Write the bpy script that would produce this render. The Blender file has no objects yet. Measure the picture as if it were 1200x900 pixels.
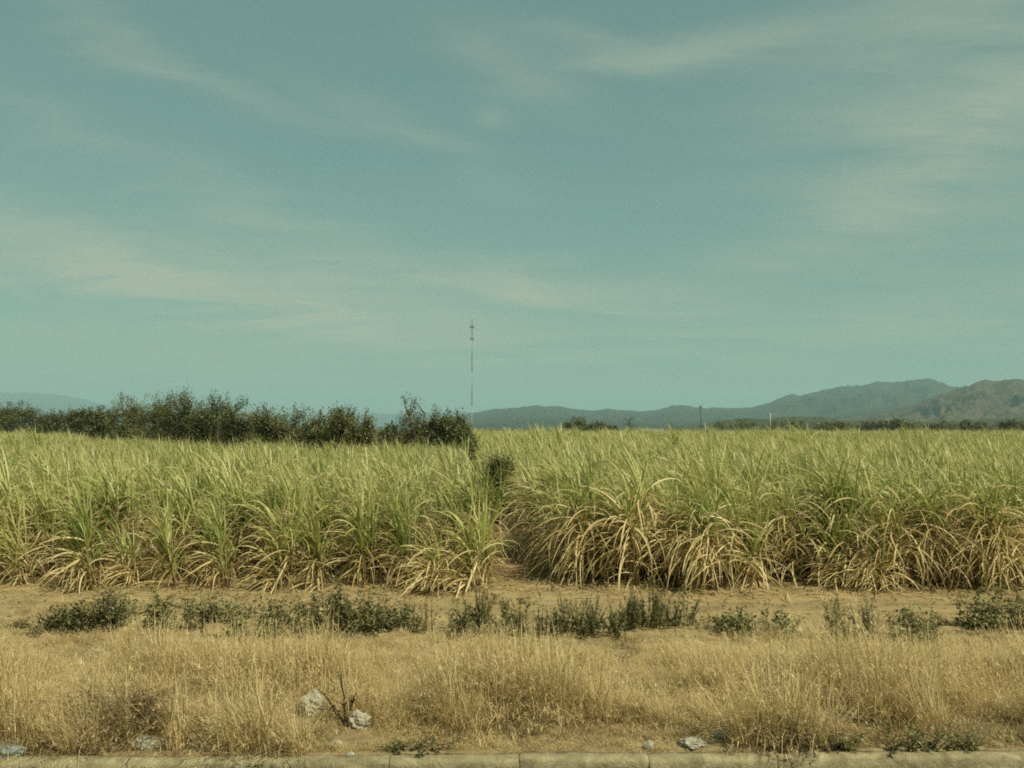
import bpy, math, random
import numpy as np
from mathutils import Vector

random.seed(7)
R = np.random.default_rng(11)
S = bpy.context.scene
COL = S.collection
PI = math.pi

# ------------------------------------------------------------------ camera, sky, sun, exposure
F = 1152.0            # focal length in photograph pixels (1200 wide)
HZ = 501.0            # horizon row in the photograph
EYE = 2.6
cam_d = bpy.data.cameras.new("camera")
cam = bpy.data.objects.new("camera", cam_d)
COL.objects.link(cam)
cam_d.sensor_width = 36.0
cam_d.lens = 36.0 * F / 1200.0
cam_d.clip_start = 0.05
cam_d.clip_end = 40000.0
cam.location = (0, 0, EYE)
cam.rotation_euler = (PI / 2 + math.atan((HZ - 450.0) / F), 0, 0)
S.camera = cam

SUN_EL, SUN_AZ = math.radians(50), math.radians(142)      # azimuth clockwise from +Y (the view direction)
sd = Vector((math.sin(SUN_AZ) * math.cos(SUN_EL), math.cos(SUN_AZ) * math.cos(SUN_EL), math.sin(SUN_EL)))
sun_d = bpy.data.lights.new("sun", 'SUN')
sun_d.energy = 4.3
sun_d.angle = math.radians(0.5)
sun_d.color = (1.0, 0.93, 0.76)
sun = bpy.data.objects.new("sun", sun_d)
COL.objects.link(sun)
sun.rotation_euler = sd.to_track_quat('Z', 'Y').to_euler()
sun.location = (60, -80, 120)

S.view_settings.view_transform = 'Standard'
S.view_settings.look = 'None'
S.view_settings.gamma = 1.0
S.view_settings.exposure = 0.3
S.cycles.filter_width = 1.8
S.cycles.use_denoising = False
S.cycles.max_bounces = 6
S.cycles.diffuse_bounces = 3
S.cycles.transmission_bounces = 4
S.cycles.transparent_max_bounces = 4
S.cycles.volume_bounces = 0

world = bpy.data.worlds.new("World")
S.world = world
world.use_nodes = True
nt = world.node_tree
nt.nodes.clear()


def N(tree, kind, **kw):
    n = tree.nodes.new(kind)
    for k, v in kw.items():
        setattr(n, k, v)
    return n


def mathn(tree, op, a, b=None, clamp=False):
    n = tree.nodes.new('ShaderNodeMath')
    n.operation = op
    n.use_clamp = clamp
    for i, v in enumerate((a, b)):
        if v is None:
            continue
        if isinstance(v, (int, float)):
            n.inputs[i].default_value = v
        else:
            tree.links.new(v, n.inputs[i])
    return n.outputs[0]


def mixc(tree, fac, a, b, blend='MIX'):
    n = tree.nodes.new('ShaderNodeMix')
    n.data_type = 'RGBA'
    n.blend_type = blend
    for sock, v in ((n.inputs[0], fac), (n.inputs[6], a), (n.inputs[7], b)):
        if isinstance(v, (int, float)):
            sock.default_value = v
        elif isinstance(v, (tuple, list)):
            sock.default_value = (v[0], v[1], v[2], 1)
        else:
            tree.links.new(v, sock)
    return n.outputs[2]


def ramp(tree, fac, stops, interp='LINEAR'):
    n = tree.nodes.new('ShaderNodeValToRGB')
    n.color_ramp.interpolation = interp
    el = n.color_ramp.elements
    while len(el) < len(stops):
        el.new(0.5)
    for e, (p, c) in zip(el, stops):
        e.position = p
        e.color = (c, c, c, 1) if isinstance(c, (int, float)) else (c[0], c[1], c[2], 1)
    tree.links.new(fac, n.inputs[0])
    return n.outputs[0]


def noise(tree, vec, scale, detail=4, rough=0.55, dist=0.0):
    n = tree.nodes.new('ShaderNodeTexNoise')
    n.inputs['Scale'].default_value = scale
    n.inputs['Detail'].default_value = detail
    n.inputs['Roughness'].default_value = rough
    n.inputs['Distortion'].default_value = dist
    if vec is not None:
        tree.links.new(vec, n.inputs['Vector'])
    return n.outputs['Fac']


sky = N(nt, 'ShaderNodeTexSky', sky_type='NISHITA')
sky.sun_disc = False
sky.sun_elevation = SUN_EL
sky.sun_rotation = SUN_AZ
sky.altitude = 0
sky.air_density = 1.0
sky.dust_density = 1.3
sky.ozone_density = 1.4
tint = mixc(nt, 1.0, sky.outputs[0], (0.76, 1.00, 0.64), 'MULTIPLY')
tint = mixc(nt, 0.50, tint, (2.15, 3.85, 3.45))          # an even veil of high haze
# thin cirrus: noise on a flat layer high above, stretched along the wind
tc = N(nt, 'ShaderNodeTexCoord')
sep = N(nt, 'ShaderNodeSeparateXYZ')
nt.links.new(tc.outputs['Generated'], sep.inputs[0])
zc = mathn(nt, 'ADD', mathn(nt, 'MAXIMUM', sep.outputs[2], 0.0), 0.09)
cmb = N(nt, 'ShaderNodeCombineXYZ')
nt.links.new(mathn(nt, 'DIVIDE', sep.outputs[0], zc), cmb.inputs[0])
nt.links.new(mathn(nt, 'DIVIDE', sep.outputs[1], zc), cmb.inputs[1])
mp = N(nt, 'ShaderNodeMapping')
nt.links.new(cmb.outputs[0], mp.inputs[0])
mp.inputs['Rotation'].default_value = (0, 0, math.radians(16))
mp.inputs['Scale'].default_value = (0.42, 1.0, 1)
mp.inputs['Location'].default_value = (3.3, 1.7, 0)
n1 = noise(nt, mp.outputs[0], 1.3, 8, 0.60, 1.1)
n2 = noise(nt, mp.outputs[0], 0.30, 3, 0.5, 0.3)
n3 = noise(nt, mp.outputs[0], 3.4, 6, 0.62, 0.6)
az_ = mathn(nt, 'ARCTAN2', sep.outputs[0], sep.outputs[1])
el_ = mathn(nt, 'ARCSINE', sep.outputs[2])
warp = mathn(nt, 'MULTIPLY', mathn(nt, 'SUBTRACT', n1, 0.5), 0.16)
el_w = mathn(nt, 'ADD', el_, mathn(nt, 'MULTIPLY', warp, 0.55))
az_w = mathn(nt, 'ADD', az_, warp)
# cirrus banks: (photo column, row of the middle, half length, half height in pixels, slope in degrees, density)
BANKS = [(170, 335, 380, 56, -6, 1.05), (400, 375, 280, 20, -6, 0.55), (640, 335, 220, 20, -5, 0.75), (560, 312, 90, 14, -10, 0.45), (820, 56, 140, 17, 4, 0.70), (690, 40, 90, 16, -14, 0.35), (1150, 90, 200, 150, 25, 0.65),
         (1090, 205, 150, 36, 24, 0.60), (980, 285, 140, 30, 15, 0.35), (600, 60, 90, 26, -28, 0.35), (592, 126, 22, 14, 0, 0.35), (170, 75, 230, 20, -18, 0.36), (230, 220, 220, 20, -17, 0.40), (480, 150, 120, 20, -25, 0.30), (800, 390, 190, 16, 3, 0.35), (100, 430, 320, 30, 0, 0.35), (1120, 385, 180, 30, 6, 0.50),
         (-500, 250, 300, 60, -12, 0.5), (1700, 200, 320, 70, 14, 0.5), (500, -250, 420, 60, -8, 0.5), (1300, -320, 300, 80, 18, 0.5)]
tot = None
for bx, by, hl, hh, sl, de in BANKS:
    a0, e0 = math.atan((bx - 600) / F), math.atan((HZ - by) / F)
    du, dv = mathn(nt, 'SUBTRACT', az_w, a0), mathn(nt, 'SUBTRACT', el_w, e0)
    c_, s_ = math.cos(math.radians(sl)), math.sin(math.radians(sl))
    u = mathn(nt, 'ADD', mathn(nt, 'MULTIPLY', du, c_ * F / hl), mathn(nt, 'MULTIPLY', dv, s_ * F / hl))
    v = mathn(nt, 'SUBTRACT', mathn(nt, 'MULTIPLY', dv, c_ * F / hh), mathn(nt, 'MULTIPLY', du, s_ * F / hh))
    q = mathn(nt, 'ADD', mathn(nt, 'MULTIPLY', u, u), mathn(nt, 'MULTIPLY', v, v))
    gq = mathn(nt, 'MULTIPLY', mathn(nt, 'EXPONENT', mathn(nt, 'MULTIPLY', q, -1.0)), de)
    tot = gq if tot is None else mathn(nt, 'ADD', tot, gq)
base_c = mathn(nt, 'MULTIPLY', ramp(nt, n2, [(0.38, 0.0), (0.70, 1.0)], 'EASE'), 0.16)
tot = mathn(nt, 'ADD', tot, base_c)
tot = mathn(nt, 'ADD', tot, mathn(nt, 'MULTIPLY', mathn(nt, 'EXPONENT', mathn(nt, 'MULTIPLY', mathn(nt, 'MAXIMUM', el_, 0.0), -9.0)), 0.62))   # thin cloud adds up towards the horizon
fc = N(nt, 'ShaderNodeCombineXYZ')                        # fibres drawn out along the wind
nt.links.new(mathn(nt, 'ADD', mathn(nt, 'MULTIPLY', az_w, 5.0), mathn(nt, 'MULTIPLY', el_, 1.2)), fc.inputs[0])
nt.links.new(mathn(nt, 'ADD', mathn(nt, 'MULTIPLY', el_w, 34.0), mathn(nt, 'MULTIPLY', az_, 4.5)), fc.inputs[1])
n4 = noise(nt, fc.outputs[0], 1.0, 8, 0.66, 0.5)
wisp = mathn(nt, 'ADD', mathn(nt, 'MULTIPLY', ramp(nt, n1, [(0.34, 0.15), (0.68, 1.0)]), 0.45), mathn(nt, 'ADD', mathn(nt, 'MULTIPLY', ramp(nt, n3, [(0.32, 0.0), (0.70, 1.0)]), 0.20), mathn(nt, 'MULTIPLY', ramp(nt, n4, [(0.33, 0.0), (0.68, 1.0)]), 0.50)))
cl = mathn(nt, 'MULTIPLY', mathn(nt, 'MULTIPLY', tot, wisp), 0.95, clamp=True)
skyc = mixc(nt, cl, tint, (4.8, 5.45, 4.15))
bg = N(nt, 'ShaderNodeBackground')
bg.inputs['Strength'].default_value = 0.072
nt.links.new(skyc, bg.inputs['Color'])
out = N(nt, 'ShaderNodeOutputWorld')
nt.links.new(bg.outputs[0], out.inputs[0])

# ------------------------------------------------------------------ helpers


def wx(px, d):
    return (px - 600.0) * d / F


def wz(py, d):
    return EYE - (py - HZ) * d / F


def gd(py):
    return EYE * F / (py - HZ)


def mesh_np(name, V, Q=None, T=None, mats=(), mi=None, attrs=None, smooth=False):
    me = bpy.data.meshes.new(name)
    V = np.asarray(V, dtype=np.float32)
    nq = 0 if Q is None else len(Q)
    ntr = 0 if T is None else len(T)
    me.vertices.add(len(V))
    me.vertices.foreach_set('co', V.ravel())
    loops = []
    if nq:
        loops.append(np.asarray(Q, dtype=np.int32).ravel())
    if ntr:
        loops.append(np.asarray(T, dtype=np.int32).ravel())
    L = np.concatenate(loops)
    me.loops.add(len(L))
    me.loops.foreach_set('vertex_index', L)
    me.polygons.add(nq + ntr)
    st = np.concatenate([np.arange(nq) * 4, nq * 4 + np.arange(ntr) * 3]).astype(np.int32)
    me.polygons.foreach_set('loop_start', st)
    for m in mats:
        me.materials.append(m)
    if mi is not None:
        me.polygons.foreach_set('material_index', np.asarray(mi, dtype=np.int32))
    if smooth:
        me.polygons.foreach_set('use_smooth', np.ones(nq + ntr, dtype=bool))
    for k, a in (attrs or {}).items():
        at = me.attributes.new(k, 'FLOAT', 'POINT')
        at.data.foreach_set('value', np.asarray(a, dtype=np.float32))
    me.update(calc_edges=True)
    me.validate()
    return me


class Acc:
    """collects vertex / quad / tri arrays into one mesh"""

    def __init__(self):
        self.V, self.Q, self.T, self.A, self.n = [], [], [], {}, 0

    def add(self, V, Q=None, T=None, **attrs):
        V = np.asarray(V, dtype=float)
        if Q is not None and len(Q):
            self.Q.append(np.asarray(Q) + self.n)
        if T is not None and len(T):
            self.T.append(np.asarray(T) + self.n)
        self.V.append(V)
        for k, a in attrs.items():
            self.A.setdefault(k, []).append(np.broadcast_to(a, (len(V),)))
        self.n += len(V)

    def mesh(self, name, mats, smooth=False):
        Q = np.concatenate(self.Q) if self.Q else None
        T = np.concatenate(self.T) if self.T else None
        A = {k: np.concatenate(v) for k, v in self.A.items()}
        return mesh_np(name, np.concatenate(self.V), Q, T, mats, None, A, smooth)


def obj(name, me, parent=None, loc=None, link=True, **props):
    o = bpy.data.objects.new(name, me)
    if link:
        COL.objects.link(o)
    if parent is not None:
        o.parent = parent
    if loc is not None:
        o.location = loc
    for k, v in props.items():
        if v:
            o[k] = v
    return o


def thing(name, label, category, loc, group=None, rotz=0.0, scale=None):
    o = obj(name, None, None, loc, label=label, category=category, group=group)
    o.empty_display_size = 0.1
    o.rotation_euler = (0, 0, rotz)
    if scale:
        o.scale = scale
    return o


def ribbons(base, az, el, length, width, droop, segs=6, ring=2, fold=0.25, power=1.3, twist=None, wmin=0.25, yaw=None):
    """grass or cane blades: base (n,3), azimuth, start elevation, length, width, droop in radians -> V, Q, along (0..1), id"""
    n = len(base)
    t = np.linspace(0, 1, segs + 1)
    th = el[:, None] - droop[:, None] * (t[None, :] ** power)
    aa = az[:, None] + (0 if yaw is None else yaw[:, None] * t[None, :])
    d = np.stack([np.cos(th) * np.cos(aa), np.cos(th) * np.sin(aa), np.sin(th)], -1)
    step = (length / segs)[:, None, None]
    mid = 0.5 * (d[:, 1:] + d[:, :-1]) * step
    P = np.concatenate([np.zeros((n, 1, 3)), np.cumsum(mid, 1)], 1) + base[:, None, :]
    side = np.stack([-np.sin(aa), np.cos(aa), np.zeros_like(aa)], -1)
    up = np.cross(d, side)
    if twist is not None:
        tw = twist[:, None] * (0.3 + t[None, :])
        side, up = side * np.cos(tw)[..., None] + up * np.sin(tw)[..., None], up * np.cos(tw)[..., None] - side * np.sin(tw)[..., None]
    prof = np.minimum(1, wmin + t * 4) * np.clip(1 - t, 0, 1) ** 0.55
    w = 0.5 * width[:, None] * prof[None, :]
    if ring == 2:
        V = np.stack([P - side * w[..., None], P + side * w[..., None]], 2)
    else:
        f = (fold * w)[..., None] * -up
        V = np.stack([P - side * w[..., None], P + f, P + side * w[..., None]], 2)
    V = V.reshape(-1, 3)
    per = (segs + 1) * ring
    Q = []
    for s in range(segs):
        for r in range(ring - 1):
            a = s * ring + r
            Q.append((a, a + 1, a + ring + 1, a + ring))
    Q = np.array(Q)[None] + (np.arange(n) * per)[:, None, None]
    along = np.broadcast_to(t[None, :, None], (n, segs + 1, ring)).reshape(-1)
    idx = np.repeat(np.arange(n), per)
    return V, Q.reshape(-1, 4), along, idx


def tube(points, radii, sides=5):
    P = np.asarray(points, dtype=float)
    n = len(P)
    r = np.broadcast_to(np.asarray(radii, dtype=float), (n,))
    d = np.gradient(P, axis=0)
    d /= np.linalg.norm(d, axis=1)[:, None] + 1e-9
    ref = np.array([0.31, 0.95, 0.05])
    u = np.cross(d, ref)
    u /= np.linalg.norm(u, axis=1)[:, None] + 1e-9
    v = np.cross(d, u)
    a = np.linspace(0, 2 * PI, sides, endpoint=False)
    V = P[:, None, :] + r[:, None, None] * (np.cos(a)[None, :, None] * u[:, None, :] + np.sin(a)[None, :, None] * v[:, None, :])
    Q = []
    for i in range(n - 1):
        for k in range(sides):
            k2 = (k + 1) % sides
            Q.append((i * sides + k, i * sides + k2, (i + 1) * sides + k2, (i + 1) * sides + k))
    V = V.reshape(-1, 3)
    T = [((n - 1) * sides, (n - 1) * sides + k, (n - 1) * sides + k + 1) for k in range(1, sides - 1)]
    T += [(0, k + 1, k) for k in range(1, sides - 1)]
    return V, np.array(Q), np.array(T)


def box_arr(x0, x1, y0, y1, z0, z1):
    V = np.array([(x, y, z) for z in (z0, z1) for y in (y0, y1) for x in (x0, x1)], dtype=float)
    Q = np.array([(0, 2, 3, 1), (4, 5, 7, 6), (0, 1, 5, 4), (2, 6, 7, 3), (0, 4, 6, 2), (1, 3, 7, 5)])
    return V, Q


_perm = np.random.default_rng(3).random((257, 257))


def vnoise(x, y):
    xi, yi = np.floor(x).astype(int), np.floor(y).astype(int)
    fx, fy = x - xi, y - yi
    fx, fy = fx * fx * (3 - 2 * fx), fy * fy * (3 - 2 * fy)
    g = lambda a, b: _perm[a % 256, b % 256]
    return (g(xi, yi) * (1 - fx) + g(xi + 1, yi) * fx) * (1 - fy) + (g(xi, yi + 1) * (1 - fx) + g(xi + 1, yi + 1) * fx) * fy


def fbm(x, y, oct=5, gain=0.5):
    s, a, tot = 0, 1.0, 0
    for i in range(oct):
        s = s + a * (vnoise(x + 17.3 * i, y + 9.1 * i) - 0.5)
        tot += a
        a *= gain
        x, y = x * 2.03, y * 2.03
    return s / tot * 2


# ------------------------------------------------------------------ materials
def mat(name):
    m = bpy.data.materials.new(name)
    m.use_nodes = True
    t = m.node_tree
    t.nodes.clear()
    o = t.nodes.new('ShaderNodeOutputMaterial')
    return m, t, o


def attr(t, name):
    n = t.nodes.new('ShaderNodeAttribute')
    n.attribute_name = name
    return n.outputs['Fac']


def leaf_mat(name, stops, tip, tip_from=0.6, tip_amt=0.7, transl=0.35, rand=0.25, gloss=0.06):
    """blade material: colour picked per blade (shade attribute) and per plant, running to a dry tip"""
    m, t, o = mat(name)
    sh = attr(t, 'shade')
    oi = t.nodes.new('ShaderNodeObjectInfo')
    v = mathn(t, 'ADD', sh, mathn(t, 'MULTIPLY', mathn(t, 'SUBTRACT', oi.outputs['Random'], 0.5), rand), clamp=True)
    c = ramp(t, v, stops)
    if tip:
        al = attr(t, 'along')
        f = mathn(t, 'MULTIPLY', mathn(t, 'DIVIDE', mathn(t, 'SUBTRACT', al, tip_from), 1 - tip_from, clamp=True), tip_amt)
        c = mixc(t, f, c, tip)
    d = t.nodes.new('ShaderNodeBsdfDiffuse')
    tr = t.nodes.new('ShaderNodeBsdfTranslucent')
    t.links.new(c, d.inputs[0])
    t.links.new(c, tr.inputs[0])
    mx = t.nodes.new('ShaderNodeMixShader')
    mx.inputs[0].default_value = transl
    t.links.new(d.outputs[0], mx.inputs[1])
    t.links.new(tr.outputs[0], mx.inputs[2])
    last = mx.outputs[0]
    if gloss:
        g = t.nodes.new('ShaderNodeBsdfGlossy')
        g.inputs['Roughness'].default_value = 0.5
        g.inputs['Color'].default_value = (0.8, 0.8, 0.7, 1)
        m2 = t.nodes.new('ShaderNodeMixShader')
        m2.inputs[0].default_value = gloss
        t.links.new(last, m2.inputs[1])
        t.links.new(g.outputs[0], m2.inputs[2])
        last = m2.outputs[0]
    t.links.new(last, o.inputs[0])
    return m


def noise_mat(name, stops, scale, detail=6, rough=0.9, bump=0.0, bscale=None, coords='Object', dist=0.0, extra=None, rand=False):
    m, t, o = mat(name)
    tcn = t.nodes.new('ShaderNodeTexCoord')
    vec = tcn.outputs[coords]
    if rand:                                   # every piece gets its own patch of the pattern
        oi = t.nodes.new('ShaderNodeObjectInfo')
        va = t.nodes.new('ShaderNodeVectorMath')
        t.links.new(vec, va.inputs[0])
        cb = t.nodes.new('ShaderNodeCombineXYZ')
        for k_ in range(3):
            t.links.new(mathn(t, 'MULTIPLY', oi.outputs['Random'], 37.0 + 11 * k_), cb.inputs[k_])
        t.links.new(cb.outputs[0], va.inputs[1])
        vec = va.outputs[0]
    f = noise(t, vec, scale, detail, 0.6, dist)
    c = ramp(t, f, stops)
    if extra:
        c = extra(t, vec, c)
    b = t.nodes.new('ShaderNodeBsdfPrincipled')
    b.inputs['Roughness'].default_value = rough
    b.inputs['Specular IOR Level'].default_value = 0.2
    t.links.new(c, b.inputs['Base Color'])
    if bump:
        bn = t.nodes.new('ShaderNodeBump')
        bn.inputs['Strength'].default_value = bump
        bn.inputs['Distance'].default_value = 0.02
        t.links.new(noise(t, vec, bscale or scale * 4, 5, 0.65), bn.inputs['Height'])
        t.links.new(bn.outputs[0], b.inputs['Normal'])
    t.links.new(b.outputs[0], o.inputs[0])
    return m


M = {}
M['cane_green'] = leaf_mat('cane_green', [(0.0, (0.17, 0.225, 0.045)), (0.45, (0.35, 0.385, 0.095)), (0.8, (0.50, 0.49, 0.16)), (1.0, (0.60, 0.53, 0.22))],
                           (0.55, 0.46, 0.20), 0.55, 0.7, 0.42, rand=0.45)
M['cane_dry'] = leaf_mat('cane_dry', [(0.0, (0.20, 0.135, 0.055)), (0.3, (0.40, 0.295, 0.13)), (0.65, (0.60, 0.475, 0.22)), (1.0, (0.72, 0.60, 0.31))],
                         None, transl=0.35, gloss=0.03, rand=0.3)
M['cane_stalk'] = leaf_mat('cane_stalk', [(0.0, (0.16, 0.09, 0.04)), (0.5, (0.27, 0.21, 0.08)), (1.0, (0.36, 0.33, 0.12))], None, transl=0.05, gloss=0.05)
M['dry_grass'] = leaf_mat('dry_grass', [(0.0, (0.28, 0.21, 0.10)), (0.5, (0.62, 0.48, 0.225)), (1.0, (0.77, 0.64, 0.345))], None, transl=0.45, rand=0.5, gloss=0.02)
M['thatch'] = leaf_mat('thatch', [(0.0, (0.09, 0.065, 0.03)), (0.5, (0.20, 0.15, 0.07)), (1.0, (0.36, 0.28, 0.14))], None, transl=0.3, rand=0.5, gloss=0.0)
M['weed_leaf'] = leaf_mat('weed_leaf', [(0.0, (0.055, 0.060, 0.018)), (0.5, (0.135, 0.136, 0.040)), (1.0, (0.29, 0.26, 0.10))], None, transl=0.3, rand=0.5, gloss=0.05)
M['weed_stem'] = leaf_mat('weed_stem', [(0.0, (0.10, 0.07, 0.03)), (1.0, (0.18, 0.15, 0.06))], None, transl=0.0, gloss=0.0)
M['dead_twig'] = leaf_mat('dead_twig', [(0.0, (0.03, 0.02, 0.013)), (1.0, (0.09, 0.06, 0.035))], None, transl=0.0, gloss=0.0)
M['brush_twig'] = leaf_mat('brush_twig', [(0.0, (0.07, 0.042, 0.022)), (0.75, (0.18, 0.11, 0.055)), (1.0, (0.34, 0.25, 0.13))], None, transl=0.0, gloss=0.0)
M['bush_leaf'] = leaf_mat('bush_leaf', [(0.0, (0.056, 0.064, 0.019)), (0.5, (0.135, 0.142, 0.044)), (1.0, (0.24, 0.225, 0.08))], None, transl=0.3, rand=0.35, gloss=0.04)
M['brown_leaf'] = leaf_mat('brown_leaf', [(0.0, (0.05, 0.045, 0.02)), (0.5, (0.095, 0.085, 0.04)), (1.0, (0.17, 0.15, 0.07))], None, transl=0.2, rand=0.2, gloss=0.02)
M['bark'] = noise_mat('bark', [(0.3, (0.05, 0.036, 0.022)), (0.7, (0.13, 0.10, 0.065))], 9, rough=0.95)
M['concrete'] = noise_mat('concrete', [(0.22, (0.10, 0.08, 0.042)), (0.42, (0.225, 0.19, 0.10)), (0.60, (0.33, 0.285, 0.155)), (0.80, (0.45, 0.405, 0.25))], 6, 9, 0.95, 0.9, 45, coords='Object', dist=0.9, rand=True)
M['asphalt'] = noise_mat('asphalt', [(0.3, (0.04, 0.036, 0.034)), (0.7, (0.085, 0.075, 0.068))], 30, 8, 0.9, 0.4, 200)
M['plastic_white'] = noise_mat('plastic_white', [(0.3, (0.27, 0.25, 0.18)), (0.7, (0.42, 0.40, 0.30))], 14, 5, 0.5, 0.15, 60)
M['plastic_grey'] = noise_mat('plastic_grey', [(0.3, (0.25, 0.225, 0.155)), (0.7, (0.40, 0.37, 0.26))], 14, 5, 0.5, 0.15, 60)
M['plastic_blue'] = noise_mat('plastic_blue', [(0.3, (0.13, 0.16, 0.14)), (0.7, (0.23, 0.26, 0.22))], 12, 5, 0.45, 0.15, 60)
M['stone'] = noise_mat('stone', [(0.25, (0.17, 0.135, 0.075)), (0.75, (0.31, 0.26, 0.155))], 12, 8, 0.95, 0.6, 40)
M['clod'] = noise_mat('clod', [(0.25, (0.18, 0.13, 0.06)), (0.75, (0.32, 0.24, 0.115))], 5, 8, 0.95, 0.5, 40)
M['steel_red'] = noise_mat('steel_red', [(0.3, (0.07, 0.040, 0.033)), (0.7, (0.11, 0.06, 0.048))], 2, rough=0.7)
M['steel_white'] = noise_mat('steel_white', [(0.3, (0.38, 0.39, 0.36)), (0.7, (0.48, 0.48, 0.44))], 2, rough=0.6)
M['steel_dark'] = noise_mat('steel_dark', [(0.3, (0.07, 0.07, 0.065)), (0.7, (0.12, 0.12, 0.11))], 3, rough=0.6)
M['post_white'] = noise_mat('post_white', [(0.3, (0.27, 0.25, 0.19)), (0.7, (0.36, 0.34, 0.27))], 6, rough=0.7)
M['roof_sheet'] = noise_mat('roof_sheet', [(0.3, (0.22, 0.22, 0.18)), (0.7, (0.30, 0.30, 0.25))], 1.2, rough=0.5)
M['plaster'] = noise_mat('plaster', [(0.3, (0.34, 0.31, 0.24)), (0.7, (0.46, 0.42, 0.33))], 1.2, rough=0.9)


def ground_material():
    m, t, o = mat('dusty_soil')
    g = t.nodes.new('ShaderNodeNewGeometry')
    vec = g.outputs['Position']
    a = noise(t, vec, 0.9, 8, 0.62)
    b = noise(t, vec, 7.0, 8, 0.7)
    fine = noise(t, vec, 60.0, 4, 0.6)
    soil = ramp(t, a, [(0.30, (0.26, 0.19, 0.088)), (0.55, (0.33, 0.25, 0.118)), (0.75, (0.38, 0.30, 0.15))])
    soil = mixc(t, 0.55, soil, ramp(t, b, [(0.30, (0.23, 0.165, 0.078)), (0.5, (0.31, 0.235, 0.11)), (0.72, (0.39, 0.31, 0.16))]))
    mpn = t.nodes.new('ShaderNodeMapping')
    mpn.inputs['Scale'].default_value = (0.5, 3.2, 1)
    t.links.new(vec, mpn.inputs[0])
    soil = mixc(t, 0.6, soil, ramp(t, noise(t, mpn.outputs[0], 1.6, 7, 0.68), [(0.32, (0.62, 0.58, 0.50)), (0.5, (1.0, 1.0, 1.0)), (0.68, (1.30, 1.28, 1.2))]), 'MULTIPLY')
    sp = t.nodes.new('ShaderNodeSeparateXYZ')
    t.links.new(vec, sp.inputs[0])
    wob = mathn(t, 'MULTIPLY', mathn(t, 'SUBTRACT', a, 0.5), 2.2)
    yy = mathn(t, 'ADD', sp.outputs[1], wob)
    verge = ramp(t, mathn(t, 'DIVIDE', mathn(t, 'SUBTRACT', yy, 7.0), 12.0), [(0.30, 1.0), (0.46, 0.0)])
    vcol = ramp(t, b, [(0.3, (0.20, 0.145, 0.07)), (0.7, (0.34, 0.265, 0.13))])
    soil = mixc(t, verge, soil, vcol)
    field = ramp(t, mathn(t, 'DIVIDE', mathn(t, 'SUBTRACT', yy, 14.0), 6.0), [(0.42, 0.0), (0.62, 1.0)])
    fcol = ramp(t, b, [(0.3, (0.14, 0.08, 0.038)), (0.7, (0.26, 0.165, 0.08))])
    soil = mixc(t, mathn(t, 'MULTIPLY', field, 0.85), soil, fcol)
    soil = mixc(t, 0.35, soil, ramp(t, fine, [(0.3, 0.55), (0.7, 1.3)]), 'MULTIPLY')
    far = ramp(t, mathn(t, 'DIVIDE', sp.outputs[1], 1000.0), [(0.15, 0.0), (0.30, 1.0)])
    soil = mixc(t, far, soil, ramp(t, noise(t, vec, 0.006, 5), [(0.35, (0.05, 0.055, 0.022)), (0.65, (0.10, 0.095, 0.042))]))
    p = t.nodes.new('ShaderNodeBsdfPrincipled')
    p.inputs['Roughness'].default_value = 0.97
    p.inputs['Specular IOR Level'].default_value = 0.1
    t.links.new(soil, p.inputs['Base Color'])
    bn = t.nodes.new('ShaderNodeBump')
    bn.inputs['Strength'].default_value = 0.7
    bn.inputs['Distance'].default_value = 0.05
    t.links.new(mathn(t, 'ADD', b, mathn(t, 'MULTIPLY', fine, 0.35)), bn.inputs['Height'])
    t.links.new(bn.outputs[0], p.inputs['Normal'])
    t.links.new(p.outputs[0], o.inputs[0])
    return m


def hill_material(name, c0, c1, c2, scale, rock=None):
    m, t, o = mat(name)
    g = t.nodes.new('ShaderNodeNewGeometry')
    vec = g.outputs['Position']
    a = noise(t, vec, scale, 10, 0.72)
    b = noise(t, vec, scale * 0.16, 5, 0.6)
    c = ramp(t, a, [(0.40, c0), (0.5, c1), (0.62, c2)])
    if rock:
        c = mixc(t, ramp(t, b, [(0.45, 0.0), (0.62, 0.8)]), c, rock)
    d = t.nodes.new('ShaderNodeBsdfDiffuse')
    t.links.new(c, d.inputs[0])
    t.links.new(d.outputs[0], o.inputs[0])
    return m


# ------------------------------------------------------------------ ground, road, kerb, hills
def kerb_y(x):
    return 7.90 + 0.0215 * x


def ground_z(x, y):
    x, y = np.asarray(x, float), np.asarray(y, float)
    near = np.clip((y - kerb_y(x) - 0.2) / 1.0, 0, 1)
    z = near * (0.06 * fbm(x * 0.7, y * 0.7, 4) + 0.045 * fbm(x * 2.2, y * 4, 4))
    berm = np.exp(-((y - 12.2) / 0.8) ** 2) * 0.06
    rut = -0.05 * np.exp(-((y - 13.6 - 0.15 * np.sin(x * 0.4)) / 0.30) ** 2) - 0.045 * np.exp(-((y - 15.0 - 0.1 * np.sin(x * 0.3)) / 0.28) ** 2)
    z = z + near * (berm + rut)
    z = z * np.clip((120 - y) / 60, 0, 1)
    return np.where(y < kerb_y(x) + 0.05, -0.45, z)


def axis(a, b, step0, far, growth):
    v, s = [], step0
    x = a
    while x < b:
        v.append(x)
        x += step0
    while x < far:
        v.append(x)
        s *= growth
        x += s
    v.append(far)
    return np.array(v)


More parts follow.
